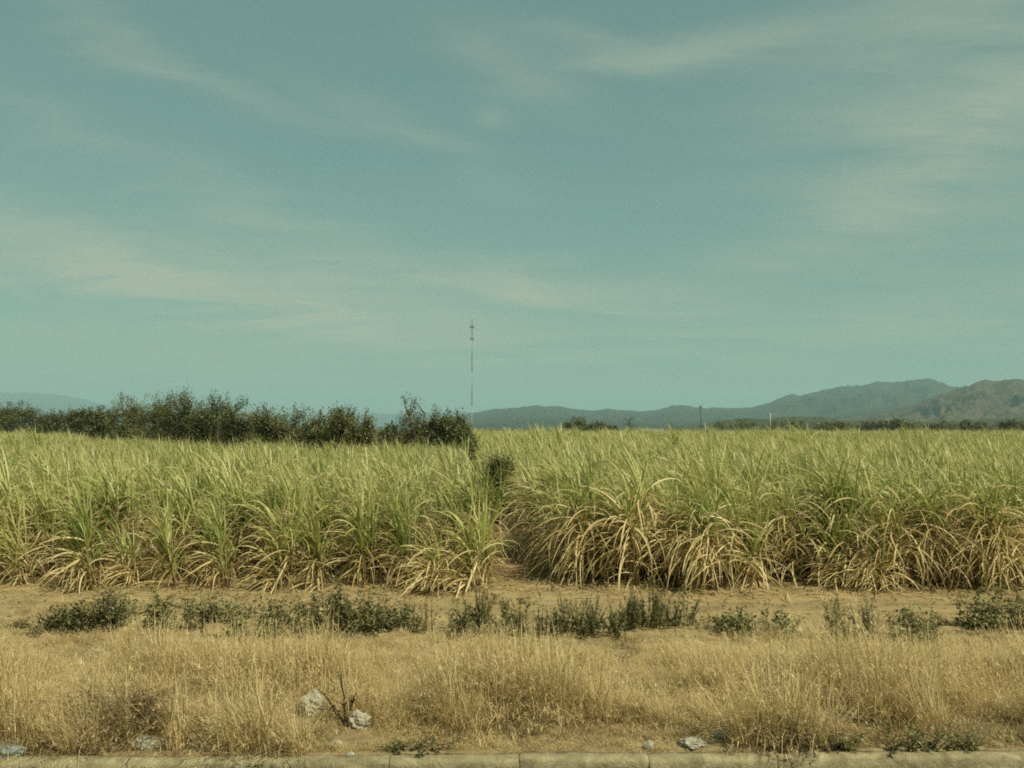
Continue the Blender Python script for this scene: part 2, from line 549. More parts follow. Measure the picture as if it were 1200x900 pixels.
ax = axis(0, 14, 0.16, 14000, 1.22)
gx = np.concatenate([-ax[:0:-1], ax])
gy = np.concatenate([[-3000, -400, -60, -20, 0, 4, 6.5], axis(7.3, 24, 0.13, 14000, 1.2)])
GX, GY = np.meshgrid(gx, gy)
GZ = ground_z(GX, GY)
nx, ny = len(gx), len(gy)
ii = np.arange(nx * ny).reshape(ny, nx)
Q = np.stack([ii[:-1, :-1], ii[:-1, 1:], ii[1:, 1:], ii[1:, :-1]], -1).reshape(-1, 4)
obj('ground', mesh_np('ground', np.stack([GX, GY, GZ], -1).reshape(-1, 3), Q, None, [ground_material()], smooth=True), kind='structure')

V, Q = box_arr(-400, 400, -12, 7.74, -0.44, -0.125)
sh = V.copy()
sh[:, 1] += np.where(V[:, 1] > 0, 0.0215 * V[:, 0], 0)
obj('road', mesh_np('road', sh, Q, None, [M['asphalt']]), kind='structure')

kerb = obj('kerb', None, None, (0, 0, 0), kind='structure')
x = -13.2
bi = 0
while x < 13.5:
    L = 1.02
    r = np.random.default_rng(100 + bi)
    # cross-section: front face, worn nose, top, back
    prof = np.array([(-0.005, -0.36), (0.0, -0.08), (0.004, -0.030), (0.018, -0.006), (0.045, 0.004), (0.10, 0.006), (0.150, 0.002), (0.158, -0.06), (0.16, -0.36)])
    ns = 16
    xs = np.concatenate([[0, 0.01], np.linspace(0.05, L - 0.05, ns), [L - 0.010, L - 0.003]])
    tx, ty = r.normal(0, 0.003), r.normal(0, 0.004)
    VV = []
    for i, xx in enumerate(xs):
        e = 0.004 if i in (0, len(xs) - 1) else 0.0
        for j, (py_, pz_) in enumerate(prof):
            top = 1.0 if pz_ > -0.10 else 0.0
            w = 0.024 * fbm(np.array((x + xx) * 6.0), np.array(j * 0.9 + bi), 4)
            c_ = -0.025 * max(0, float(fbm(np.array((x + xx) * 2.2), np.array(3.3), 4)) - 0.28) if j in (2, 3, 4) else 0
            VV.append((xx, py_ + e * (1 if j < 4 else -1) + w * top + ty, pz_ - e * top + (w * 0.6 + c_) * top + tx * top))
    n, k = len(xs), len(prof)
    QQ = [(i * k + j, (i + 1) * k + j, (i + 1) * k + j + 1, i * k + j + 1) for i in range(n - 1) for j in range(k - 1)]
    TT = [(0, j, j + 1) for j in range(1, k - 1)] + [((n - 1) * k, (n - 1) * k + j + 1, (n - 1) * k + j) for j in range(1, k - 1)]
    o = obj('kerb_block', mesh_np('kerb_block', VV, QQ, TT, [M['concrete']], smooth=True), kerb, (x, kerb_y(x) - 0.08, 0.0))
    o.rotation_euler = (0, 0, math.atan(0.0215))
    x += L
    bi += 1


def hill(name, d, prof, foot, mats, depth=0.35, rough=0.06, spur=0.25, res=2.5, seed=0.0):
    """a ridge of terrain whose skyline stands at distance d: prof lists skyline points (photo column, photo row)"""
    px = np.array([p[0] for p in prof], float)
    top = np.array([wz(p[1], d) for p in prof])
    X0, X1 = wx(px[0], d), wx(px[-1], d)
    xs = np.linspace(X0, X1, int((px[-1] - px[0]) / res))
    k = np.interp(xs, wx(px, d), top)
    H = max(top.max(), 1.0)
    k = k + np.clip(k, 0, H) * (0.035 * fbm(xs / (0.012 * d) + seed, xs * 0 + seed, 5, 0.6) + 0.02 * fbm(xs / (0.003 * d) + seed, xs * 0, 3))
    v = np.linspace(0, 2, 90)
    XX, VV = np.meshgrid(xs, v)
    KK = np.broadcast_to(k, XX.shape)
    yy = d + (VV - 1) * depth * d * np.where(VV < 1, 1.0, 0.6)
    shape = np.where(VV < 1, np.clip(VV, 0, 1) ** 1.25, np.clip(2 - VV, 0, 1) ** 1.2)
    lam = 0.10 * d * depth * 4
    n = fbm(XX / lam * 7.0 + seed, yy / lam * 3.0 + seed, 6, 0.6)
    ridg = 1 - np.abs(fbm(XX / lam * 4.2 + 0.6 * np.sin(yy / lam * 3) + 5 + seed, yy / lam * 1.1 + seed, 5, 0.6)) * 2.4
    slope = np.sin(np.clip(VV, 0, 1) * PI)
    Z = KK * shape + H * spur * slope * (ridg - 0.5) * 0.8 + H * rough * n * (shape + 0.15)
    Z = np.minimum(Z, np.where(VV < 1, KK * (0.15 + 0.85 * np.clip(VV, 0, 1)) + H * 0.01, KK))
    Z = Z - (1 - np.clip(shape * 8, 0, 1)) * (4.0 + 0.02 * H)
    # narrow to the true line of sight: columns fan out from the eye
    XX = XX * (yy / d)
    nv, nx_ = XX.shape
    ii = np.arange(nv * nx_).reshape(nv, nx_)
    Q = np.stack([ii[:-1, :-1], ii[:-1, 1:], ii[1:, 1:], ii[1:, :-1]], -1).reshape(-1, 4)
    return obj(name, mesh_np(name, np.stack([XX, yy, Z], -1).reshape(-1, 3), Q, None, mats, smooth=True), kind='structure')


HM = hill_material('wooded_hill_cover', (0.020, 0.027, 0.012), (0.036, 0.042, 0.020), (0.064, 0.060, 0.030), 0.05)
HM2 = hill_material('dry_hill_cover', (0.028, 0.031, 0.014), (0.062, 0.058, 0.029), (0.115, 0.094, 0.05), 0.07, (0.105, 0.082, 0.046))
HM3 = hill_material('low_hill_cover', (0.025, 0.034, 0.014), (0.055, 0.06, 0.026), (0.11, 0.105, 0.05), 0.06)
hill('distant_mountains', 13000, [(-500, 472), (-300, 466), (-150, 470), (-60, 462), (20, 459), (60, 461), (95, 467), (140, 479), (200, 485), (320, 487), (420, 485), (480, 483), (545, 482), (580, 483), (620, 485), (680, 490), (760, 503)], 0, [HM], seed=3)
hill('mountains', 5200, [(430, 503), (500, 493), (550, 484), (575, 480), (600, 477.5), (630, 474.5), (655, 476.5), (672, 479.5), (695, 481.5), (712, 479), (728, 481), (750, 482.5), (768, 481), (788, 475.5), (803, 475), (825, 478.5), (842, 477.5), (862, 478.5), (882, 477), (898, 472), (912, 466), (925, 461), (938, 462.5), (962, 457.5), (975, 454), (1005, 451), (1030, 447), (1044, 448), (1058, 448), (1075, 445), (1090, 443.5), (1102, 447), (1115, 452), (1130, 453), (1170, 456), (1230, 452), (1300, 447), (1380, 452), (1480, 470), (1600, 490)], 0, [HM], seed=8, spur=0.40, rough=0.06)
hill('foothills', 3900, [(480, 503), (545, 497), (580, 492), (625, 488.5), (660, 489), (700, 491), (760, 494), (830, 492), (900, 489), (960, 486), (1010, 480), (1050, 475), (1100, 478), (1180, 484), (1300, 494)], 0, [HM], seed=15, spur=0.5, rough=0.1)
hill('dry_hill', 2900, [(930, 503), (975, 493), (1010, 488), (1045, 480), (1075, 472), (1098, 463), (1118, 455), (1138, 449), (1155, 445), (1178, 443.5), (1198, 444.5), (1230, 449), (1270, 447), (1330, 452), (1420, 465), (1520, 488)], 0, [HM2], seed=21, spur=0.32, rough=0.06)
hill('low_wooded_hill', 1500, [(770, 503), (818, 499), (840, 494), (868, 490.5), (900, 490), (935, 488), (962, 488.5), (985, 492), (1030, 493), (1090, 494), (1150, 491), (1200, 489), (1290, 488), (1400, 492), (1500, 500)], 0, [HM3], seed=33, spur=0.2, rough=0.16, res=2.0)

# ------------------------------------------------------------------ sugarcane
WIND = PI          # the blades blow to the left of the picture (-X)


def azim(n, bias, r):
    a = r.uniform(0, 2 * PI, n)
    b = r.normal(WIND, 0.75, n)
    return np.where(r.random(n) < bias, b, a)


STYLE = {  # stalk height, lowest green attachment, dead leaf zone, dead leaf length, greens per stalk, dead per stalk
    'front_left': ((0.55, 0.95), 0.25, (0.08, 0.85), (0.45, 1.05), 6.4, 5.6),
    'left': ((0.85, 1.25), 0.66, (0.20, 1.0), (0.45, 1.0), 4.4, 7.0),
    'front_right': ((0.90, 1.48), 0.48, (0.30, 1.0), (0.65, 1.40), 4.8, 8.8),
    'right': ((0.85, 1.30), 0.70, (0.20, 1.0), (0.5, 1.1), 4.0, 9.0),
    'straw': ((0.35, 0.75), 0.55, (0.05, 1.0), (0.5, 1.1), 2.0, 11.0),
}


def cane_parts(r, style, lod=0):
    """meshes of one clump: stalks, green leaves, dead leaves"""
    hr, glo, dz, dl, ng, nd = STYLE[style]
    right = 'right' in style
    ns = int(r.integers(8, 13)) if lod == 0 else 6
    sa = r.uniform(0, 2 * PI, ns)
    sr = r.uniform(0.02, 0.15, ns)
    base = np.stack([np.cos(sa) * sr, np.sin(sa) * sr, np.full(ns, -0.03)], -1)
    lean = r.uniform(0.03, 0.36 if right else 0.26, ns)
    la = azim(ns, 0.45, r)
    hs = r.uniform(hr[0], hr[1], ns)
    st = Acc()
    curves = []
    for i in range(ns):
        t = np.linspace(0, 1, 5)
        off = np.sin(lean[i]) * hs[i] * (t ** 1.4)
        P = np.stack([base[i, 0] + np.cos(la[i]) * off, base[i, 1] + np.sin(la[i]) * off, base[i, 2] + hs[i] * t], -1)
        V, Q, T = tube(P, np.linspace(0.016, 0.010, 5), 4)
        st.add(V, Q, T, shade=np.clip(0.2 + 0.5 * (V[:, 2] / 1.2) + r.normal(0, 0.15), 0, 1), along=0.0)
        curves.append(P)
    CU = np.stack(curves)

    def at(si, f):
        k = np.clip(f * 4, 0, 3.999)
        i0 = k.astype(int)
        fr = (k - i0)[:, None]
        return CU[si, i0] * (1 - fr) + CU[si, i0 + 1] * fr
    seg = 8 if lod == 0 else 5
    ring = 3 if lod == 0 else 2
    g = Acc()
    # upright spindle leaves at the stalk tops, blown to the left
    n = ns * (3 if style != 'straw' else 1) if lod == 0 else 17
    si = r.integers(0, ns, n)
    L = {'front_left': r.uniform(0.75, 1.2, n), 'front_right': r.uniform(0.40, 0.90, n)}.get(style, r.uniform(0.60, 1.08, n))
    V, Q, al, ix = ribbons(at(si, r.uniform(0.85, 1.0, n)), azim(n, 0.70, r), r.uniform(1.18, 1.50, n), L, r.uniform(0.026, 0.046, n), r.uniform(0.10, 1.1, n), seg, ring, 0.45, 2.0, r.normal(0, 0.8, n), yaw=r.normal(0, 0.3, n))
    g.add(V, Q, shade=r.normal(0.58, 0.17, n).clip(0, 1)[ix], along=al)
    # arching leaves
    n = int(ns * ng * 1.15) if lod == 0 else 22
    si = r.integers(0, ns, n)
    L = r.uniform(0.60, 1.20, n)
    V, Q, al, ix = ribbons(at(si, r.uniform(glo, 1.0, n)), azim(n, 0.58, r), r.uniform(0.9, 1.42, n), L, r.uniform(0.020, 0.046, n), r.uniform(0.8, 2.3, n), seg, ring, 0.45, 1.8, r.normal(0, 0.7, n), yaw=r.normal(0, 0.35, n))
    g.add(V, Q, shade=r.normal(0.50, 0.22, n).clip(0, 1)[ix], along=al)
    # dead leaves, arching over and hanging
    d = Acc()
    n = int(ns * nd * 1.35) if lod == 0 else 8
    si = r.integers(0, ns, n)
    L = r.uniform(dl[0], dl[1], n)
    az = np.where(r.random(n) < 0.55, r.normal(PI * 1.15, 0.9, n), r.uniform(0, 2 * PI, n))
    e0, e1, p0, p1 = {'front_left': (-0.7, 1.0, 0.6, 1.8), 'front_right': (0.0, 1.15, 1.2, 2.3), 'right': (0.0, 1.15, 1.0, 2.3)}.get(style, (0.0, 1.2, 0.8, 2.2))
    V, Q, al, ix = ribbons(at(si, r.uniform(dz[0], dz[1], n)), az, r.uniform(e0, e1, n), L, r.uniform(0.015, 0.043, n), r.uniform(p0, p1, n), seg, ring, 0.5, r.uniform(0.7, 1.3), r.normal(0, 0.9, n), yaw=r.normal(0, 0.5, n))
    V[:, 2] = np.maximum(V[:, 2], 0.012 + 0.02 * (ix % 4))
    d.add(V, Q, shade=(r.beta(1.5, 2.6, n) if style == 'left' else r.beta(2.5, 1.35, n))[ix], along=al)  # left rows take darker leaf colours, painting in the shade of the hollows
    if lod == 0:
        # bent ones: leaves snapped at a node, hanging straight
        n = ns * 3
        si = r.integers(0, ns, n)
        kink = r.random(n) < 0.5
        V, Q, al, ix = ribbons(at(si, r.uniform(0.40, 1.0, n)), azim(n, 0.5, r), np.where(kink, r.uniform(0.4, 1.2, n), r.uniform(-1.3, 0.1, n)), r.uniform(0.4, 1.0, n), r.uniform(0.014, 0.036, n), np.where(kink, r.uniform(1.9, 2.8, n), r.uniform(0.1, 0.9, n)), 7, ring, 0.5, np.where(kink, 5.0, 0.8)[:, None], r.normal(0, 0.8, n))
        V[:, 2] = np.maximum(V[:, 2], 0.01)
        d.add(V, Q, shade=r.beta(2.0, 2.2, n)[ix], along=al)
    if style in ('straw', 'front_right', 'front_left'):
        # straw splayed over the soil
        n = ns * (4 if style == 'straw' else 1)
        bb = np.stack([r.normal(-0.05, 0.16, n), r.normal(-0.05, 0.14, n), r.uniform(0.05, 0.4, n)], -1)
        V, Q, al, ix = ribbons(bb, r.normal(PI * 1.12, 0.7, n), r.uniform(-0.1, 0.8, n), r.uniform(0.35, 0.85, n), r.uniform(0.016, 0.036, n), r.uniform(0.7, 1.6, n), 6, ring, 0.4, 0.9, r.normal(0, 0.8, n), yaw=r.normal(0, 0.4, n))
        V[:, 2] = np.maximum(V[:, 2], 0.012 + 0.02 * (ix % 4))
        d.add(V, Q, shade=r.beta(2.8, 1.5, n)[ix], along=al)
    return st, g, d


def cane_variant(seed, style):
    st, g, d = cane_parts(np.random.default_rng(seed), style)
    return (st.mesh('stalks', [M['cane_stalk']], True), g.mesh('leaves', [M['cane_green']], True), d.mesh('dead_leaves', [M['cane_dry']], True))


CANE = {k: [cane_variant(200 + 40 * j + i, k) for i in range(n)] for j, (k, n) in enumerate((('front_left', 12), ('left', 14), ('front_right', 14), ('right', 14), ('straw', 4)))}


def path_left(y):
    return -0.98 - 0.10 * (y - 16.2)


def path_right(y):
    y = np.asarray(y, float)
    return np.where(y < 26, np.maximum(1.15 - 0.13 * (y - 16.5), 0.62), 0.30 - 0.09 * (y - 26))


def hedge_y(x):
    """the hedge line that closes the left field"""
    return np.interp(x, [-140, -104, -54, -36, -19, -4.5, 0], [230, 185, 128, 88, 63, 55, 53])


# photo column, row of the foot, size, style, label, short name
front_left = [(-78, 686, 1.0, 'front_left', '', ''), (-22, 684, 1.0, 'front_left', '', ''),
              (38, 683, 0.88, 'front_left', 'short pale cane clump with leaves swept left, outermost at the left edge', 'the leftmost short pale clump'),
              (107, 687, 1.05, 'front_left', 'tall cane clump with a dark hollow beside it, second from the left edge', 'the tall clump with a dark hollow'),
              (158, 682, 0.85, 'straw', 'low straw cane clump wedged between two taller clumps, third from the left edge', 'the low straw clump near the left edge'),
              (208, 687, 0.97, 'front_left', 'fountain shaped pale green cane clump, fourth from the left edge', 'the fountain shaped clump'),
              (262, 686, 0.88, 'front_left', 'short cane clump with a dry skirt, fifth from the left edge', 'the short clump with a dry skirt'),
              (319, 690, 1.08, 'front_left', 'tall narrow cane clump standing nearest the track, sixth from the left edge', 'the tall narrow clump'),
              (378, 686, 1.02, 'front_left', 'cane clump with a dry foot, sixth from the path along the left field front', 'the clump with a dry foot'),
              (428, 685, 1.0, 'front_left', 'bright green cane clump arching both ways, fifth from the path in the left field', 'the bright arching clump'),
              (480, 687, 1.04, 'front_left', 'tall cane clump with loose pale leaves, fourth from the path in the left field', 'the tall loose leaved clump'),
              (515, 690, 0.90, 'straw', 'low straw cane clump sprawling onto the track, third from the path, left field', 'the sprawling straw clump'),
              (546, 691, 1.0, 'front_left', 'cane clump with flattened straw at its foot, second left of the earth path', 'the clump second left of the path'),
              (570, 684, 0.90, 'front_left', 'upright cane clump with drooping lower leaves, at the left corner of the earth path', 'the clump at the left corner of the path')]
front_right = [(638, 643, 0.98, 'front_right', 'shaded cane clump deepest along the bend of the earth path', 'the deepest clump at the path bend'),
               (652, 656, 0.98, 'front_right', 'cane clump draping brown leaves over the bend of the earth path', 'the clump draped over the path bend'),
               (672, 668, 1.0, 'front_right', 'cane clump with long straw skirt at the curved corner of the right field', 'the long skirted corner clump'),
               (692, 682, 1.0, 'front_right', 'broad straw coloured cane clump, first on the right field front after the corner', 'the broad straw coloured clump'),
               (742, 687, 1.08, 'front_right', 'cane clump with a bright arching head above dark shade, second right of the corner', 'the bright headed clump'),
               (795, 686, 0.96, 'front_right', 'tangled brown cane clump, third right of the corner on the field front', 'the tangled brown clump'),
               (838, 690, 0.92, 'front_right', 'cane clump spilling dry leaves to the ground, fourth right of the corner', 'the spilling dry clump'),
               (882, 686, 1.0, 'front_left', 'cane clump with a fan of yellow green leaves, fifth right of the corner', 'the yellow green fan'),
               (932, 682, 0.96, 'front_right', 'cane clump with hanging bleached leaves, sixth right of the corner', 'the bleached clump'),
               (975, 687, 1.06, 'front_left', 'tall cane clump green to its foot, seventh right of the corner', 'the tall clump green to its foot'),
               (1024, 690, 0.95, 'straw', 'low cane clump of straw swept leftwards, fifth from the right edge', 'the low swept straw clump'),
               (1064, 688, 0.96, 'front_right', 'cane clump with a pale bent top leaf, fourth from the right edge', 'the clump with a bent top leaf'),
               (1100, 688, 0.98, 'front_right', 'cane clump with one thick bare stalk, third from the right edge', 'the clump with a thick stalk'),
               (1146, 687, 1.06, 'front_right', 'dark green topped cane clump, second from the right edge', 'the dark topped clump'),
               (1186, 689, 0.98, 'front_right', 'cane clump with pale leaves over a black hollow, outermost at the right edge', 'the outermost right clump'),
               (1245, 688, 1.0, 'front_right', '', ''), (1300, 688, 1.0, 'front_right', '', '')]

pts = []          # (x, y, scale, style, label)
for px, py, s, sty, lab, short in front_left + front_right:
    d = gd(py)
    pts.append((wx(px, d), d, s, sty, lab))
rr = np.random.default_rng(5)
# rows of the left field run away from the track, nearly along the path
row_x = [wx(px, gd(py)) for px, py, s, q_, l, h_ in front_left if px not in (158, 515)]
extra = [row_x[0] - 0.78 * k for k in range(1, 100)]
front_xy_r = [(wx(px, gd(py)), gd(py)) for px, py, s, q_, l, h_ in front_right]
for k, x0 in enumerate(row_x + extra):
    y = 16.3 + rr.uniform(0.75, 1.05)
    while y < 230:
        dy = y - 16.3
        xx = x0 - 0.085 * dy + rr.normal(0, 0.09)
        far = abs(xx) > y * 0.60 + 4
        if y > hedge_y(xx) - 2.5 - max(0, (y - 60) * 0.06):
            break
        if not far:
            pts.append((xx, y, rr.normal(0.96, 0.10) * (0.96 if y > 30 else 1.0), 'left', None))
        y += rr.uniform(0.5, 0.72) * (1 if y < 45 else 1.5)
# the right field: a closer, more tangled stand
y = 16.35
while y < 190:
    sp = 0.62 if y < 40 else (0.8 if y < 80 else 1.2)
    x0 = float(path_right(y)) + rr.uniform(0.0, 0.15)
    if y < 16.9:
        x0 = max(x0, 1.6)
    while x0 < y * 0.60 + 4:
        xx, yy = x0 + rr.normal(0, 0.10), y + rr.normal(0, 0.12)
        if all((xx - a) ** 2 + (yy - b) ** 2 > 0.16 for a, b in (front_xy_r if y < 24 else ())):
            pts.append((xx, yy, rr.normal(0.97, 0.10), 'right', None))
        x0 += sp * rr.uniform(0.8, 1.25)
    y += sp * 0.85
pts = [p for p in pts if p[4] is not None or not ((18.0 < p[1] < 26.2 and -1.2 < p[0] < 0.55) or (p[0] + 2.1) ** 2 + (p[1] - 43) ** 2 < 0.5)]


def in_frame(p, m=0.35):
    return abs(p[0]) - m < p[1] * 600.0 / F


pts.sort(key=lambda p: p[1])
singles = [p for p in pts if in_frame(p)][:300]
keep = set(map(id, singles))
rest = [p for p in pts if id(p) not in keep]
BACK = {'left': 'green cane clump deep among others in the left field', 'right': 'green topped cane clump deep among others in the right field'}
fronts = [(wx(px, gd(py)), gd(py), px, h_) for px, py, s_, q_, l, h_ in front_left + front_right if h_]
behind = {}
for i, (x, y, s, style, lab) in enumerate(singles):
    side = 'left' if x < float(path_right(y)) - 0.05 or (lab and any(lab == f[4] for f in front_left)) else 'right'
    if lab:
        grp = 'cane clumps along the field front'
    else:
        lab, grp = BACK[side], 'clumps deeper in the %s cane field' % side
        f = min(fronts, key=lambda q: abs(q[2] - (600 + x / y * F)))
        k = behind.get(f[3], 0)
        if k < 2 and y - f[1] < 2.2:
            behind[f[3]] = k + 1
            lab = ('cane clump directly behind ' if k == 0 else 'cane clump one row farther back behind ') + f[3]
    var = CANE[style][int(rr.integers(0, len(CANE[style])))]
    t = thing('sugarcane_clump', lab, 'sugarcane', (x, y, float(ground_z(x, y))), grp, rr.uniform(-0.4, 0.4), (s * rr.uniform(0.94, 1.06) * (0.9 if style == 'front_left' else 1.0), s * rr.uniform(0.94, 1.06), s))
    t.rotation_euler = (rr.normal(0, 0.07), rr.normal(-0.03, 0.09), t.rotation_euler[2])
    for nm, me in zip(('stalk', 'leaf', 'dead_leaf'), var):
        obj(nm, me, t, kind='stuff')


def scatter(name, points, protos, **props):
    """one object whose geometry nodes set the given meshes on the points: rows of (x, y, z, rotz, tilt, scale, index)"""
    P = np.asarray(points, dtype=np.float32)
    me = bpy.data.meshes.new(name)
    me.vertices.add(len(P))
    me.vertices.foreach_set('co', P[:, :3].ravel())
    a = me.attributes.new('rot', 'FLOAT_VECTOR', 'POINT')
    a.data.foreach_set('vector', np.stack([P[:, 4], np.zeros(len(P)), P[:, 3]], -1).astype(np.float32).ravel())
    a = me.attributes.new('size', 'FLOAT', 'POINT')
    a.data.foreach_set('value', P[:, 5].copy())
    a = me.attributes.new('pick', 'INT', 'POINT')
    a.data.foreach_set('value', P[:, 6].astype(np.int32))
    o = obj(name, me, **props)
    g = bpy.data.node_groups.new(name + '_nodes', 'GeometryNodeTree')
    g.interface.new_socket('Geometry', in_out='INPUT', socket_type='NodeSocketGeometry')
    g.interface.new_socket('Geometry', in_out='OUTPUT', socket_type='NodeSocketGeometry')
    gi, go = g.nodes.new('NodeGroupInput'), g.nodes.new('NodeGroupOutput')
    jn = g.nodes.new('GeometryNodeJoinGeometry')
    for pm in reversed(protos):
        src = bpy.data.objects.new(name + '_pattern', pm)
        oi = g.nodes.new('GeometryNodeObjectInfo')
        oi.inputs['Object'].default_value = src
        oi.inputs['As Instance'].default_value = False
        ti = g.nodes.new('GeometryNodeGeometryToInstance')
        g.links.new(oi.outputs['Geometry'], ti.inputs[0])
        g.links.new(ti.outputs[0], jn.inputs[0])
    ip = g.nodes.new('GeometryNodeInstanceOnPoints')
    ip.inputs['Pick Instance'].default_value = True
    g.links.new(gi.outputs[0], ip.inputs['Points'])
    g.links.new(jn.outputs[0], ip.inputs['Instance'])
    for nm, ty, sk in (('rot', 'FLOAT_VECTOR', 'Rotation'), ('size', 'FLOAT', 'Scale'), ('pick', 'INT', 'Instance Index')):
        na = g.nodes.new('GeometryNodeInputNamedAttribute')
        na.data_type = ty
        na.inputs['Name'].default_value = nm
        g.links.new(na.outputs['Attribute'], ip.inputs[sk])
    g.links.new(ip.outputs[0], go.inputs[0])
    md = o.modifiers.new('scatter', 'NODES')
    md.node_group = g
    return o


def joined_cane(seed, style):
    """one far clump as a single mesh of three materials"""
    r = np.random.default_rng(seed)
    st, g, d = cane_parts(r, style, 1)
    V, Q, T, mi, A, n = [], [], [], [], {'shade': [], 'along': []}, 0
    mq, mt = [], []
    for k, acc in enumerate((st, g, d)):
        v = np.concatenate(acc.V)
        q = np.concatenate(acc.Q) + n
        Q.append(q)
        mq += [k] * len(q)
        if acc.T:
            t = np.concatenate(acc.T) + n
            T.append(t)
            mt += [k] * len(t)
        V.append(v)
        for a in A:
            A[a].append(np.concatenate(acc.A[a]))
        n += len(v)
    return mesh_np('far_clump', np.concatenate(V), np.concatenate(Q), np.concatenate(T), [M['cane_stalk'], M['cane_green'], M['cane_dry']], mq + mt, {a: np.concatenate(A[a]) for a in A}, True)


FARL = [joined_cane(400 + i, 'left') for i in range(10)]
FARR = [joined_cane(450 + i, 'right') for i in range(10)]
for style, protos, lab in (('left', FARL, 'far mass of green cane in the left field reaching back to the hedge'), ('right', FARR, 'far mass of green cane in the right field reaching back to the tree line')):
    rows = [(x, y, 0.0, rr.uniform(-0.6, 0.6), rr.normal(0, 0.05), s * (1.0 if y < 80 else 1.03) * (rr.uniform(1.18, 1.40) if y > 50 and rr.random() < 0.05 else 1.0), int(rr.integers(0, 10))) for x, y, s, st_, l in rest if st_ == style]
    scatter('sugarcane_field', rows, protos, kind='stuff', label=lab, category='sugarcane')

# ------------------------------------------------------------------ dry grass verge, straw, clods
def grass_mesh(seed, h, n, spread, lean, m='dry_grass', el=(0.5, 1.5), heads=0.45, width=(0.003, 0.0065), toward=PI * 0.95):
    r = np.random.default_rng(seed)
    a = r.uniform(0, 2 * PI, n)
    q = spread * np.sqrt(r.random(n))
    base = np.stack([np.cos(a) * q, np.sin(a) * q, np.full(n, -0.02)], -1)
    az = np.where(r.random(n) < lean, r.normal(toward, 0.8, n), a + r.normal(0, 0.9, n))
    V, Q, al, ix = ribbons(base, az, r.uniform(el[0], el[1], n), h * r.uniform(0.4, 1.2, n), r.uniform(width[0], width[1], n), r.normal(0.9, 0.8, n), 5, 2, power=1.5, yaw=r.normal(0, 0.9, n))
    V[:, 2] = np.maximum(V[:, 2], -0.02)
    acc = Acc()
    acc.add(V, Q, shade=r.normal(0.52, 0.24, n).clip(0, 1)[ix], along=al)
    nh = int(n * heads)
    if nh:
        tips = V.reshape(n, 6, 2, 3)[:nh, -1].mean(1)
        B = np.repeat(tips, 5, 0) + r.normal(0, 0.014, (nh * 5, 3))
        k = len(B)
        V, Q, al, ix = ribbons(B, r.uniform(0, 2 * PI, k), r.uniform(-0.8, 1.2, k), r.uniform(0.02, 0.055, k), r.uniform(0.005, 0.010, k), r.uniform(0, 0.8, k), 2, 2, wmin=0.5)
        V[:, 2] = np.maximum(V[:, 2], -0.02)
        acc.add(V, Q, shade=r.normal(0.70, 0.16, k).clip(0, 1)[ix], along=al)
    return acc.mesh('grass_tuft', [M[m]])


GR = ([grass_mesh(500 + i, 0.30, 80, 0.11, 0.45) for i in range(6)] + [grass_mesh(520 + i, 0.62, 64, 0.09, 0.75, el=(0.75, 1.5), heads=0.35, width=(0.004, 0.008)) for i in range(4)]
      + [grass_mesh(540 + i, 0.15, 70, 0.17, 0.4, el=(0.1, 1.3)) for i in range(4)]
      + [grass_mesh(560 + i, 0.20, 70, 0.15, 0.3, 'thatch', (0.0, 1.2), 0.2) for i in range(4)]
      + [grass_mesh(570 + i, 0.42, 46, 0.14, 0.85, 'dry_grass', (0.05, 0.55), 0.2, (0.004, 0.009), PI * 1.2) for i in range(4)])


def patch(x, y, f, o):
    return float(fbm(np.array(x * f + o), np.array(y * f * 1.5 + o), 4))


LITTER_AT = [(370, 834, 34), (424, 846, 28), (182, 868, 46), (257, 853, 26), (284, 852, 26), (16, 879, 54), (808, 868, 40), (841, 858, 16), (722, 878, 70), (852, 876, 40), (925, 876, 90), (1000, 872, 70), (1048, 866, 24), (1100, 868, 50), (205, 882, 44), (488, 874, 40)]     # litter pressed the grass down here
rows = []
rg = np.random.default_rng(21)
for _ in range(24000):
    x = rg.uniform(-9.5, 9.5)
    y = kerb_y(x) + 0.17 + (12.7 - kerb_y(x)) * rg.random() ** 1.12
    up = y - kerb_y(x)
    if any(abs(x - wx(a, gd(b))) < 0.5 * w * gd(b) / F + 0.07 and -0.5 < y - gd(b) < 0.14 for a, b, w in LITTER_AT) and rg.random() < 0.97:
        continue
    fade = 1.0 if y < 11.0 else max(0.0, 1 - (y - 11.0) / 1.5)
    p1, p2, p3 = patch(x, y, 0.55, 0), patch(x, y, 0.9, 40), patch(x, y, 1.5, 80)
    if rg.random() > (min(1, max(0.42, 0.75 + 1.1 * p1)) if up > 0.7 else 0.85) * fade:
        continue
    hmod = np.clip(0.85 + 1.3 * p2, 0.40, 1.30 if y < 9.6 else max(0.75, 1.30 - 0.45 * (y - 9.6)))
    k = rg.random()
    if p3 > 0.22 and k < 0.5 or up < 0.65 and k < 0.18 + 0.42 * (x > 1.5):
        i = int(rg.integers(14, 18))
    elif up < 0.75 and k < 0.62:
        i = int(rg.integers(18, 22))
    elif k < 0.50:
        i = int(rg.integers(0, 6))
    elif k < 0.60 + 0.34 * (p2 > 0.0) and y < 10.3:
        i = int(rg.integers(6, 10))
    else:
        i = int(rg.integers(10, 14))
    rows.append((x, y, float(ground_z(x, y)), rg.uniform(-0.8, 0.8), rg.normal(0, 0.15), hmod * rg.uniform(0.7, 1.15) * (0.7 if y > 11 else 1.0), i))
scatter('dry_grass', rows, GR, kind='stuff', label='fine straw coloured dry grass covering the verge behind the kerb', category='grass')

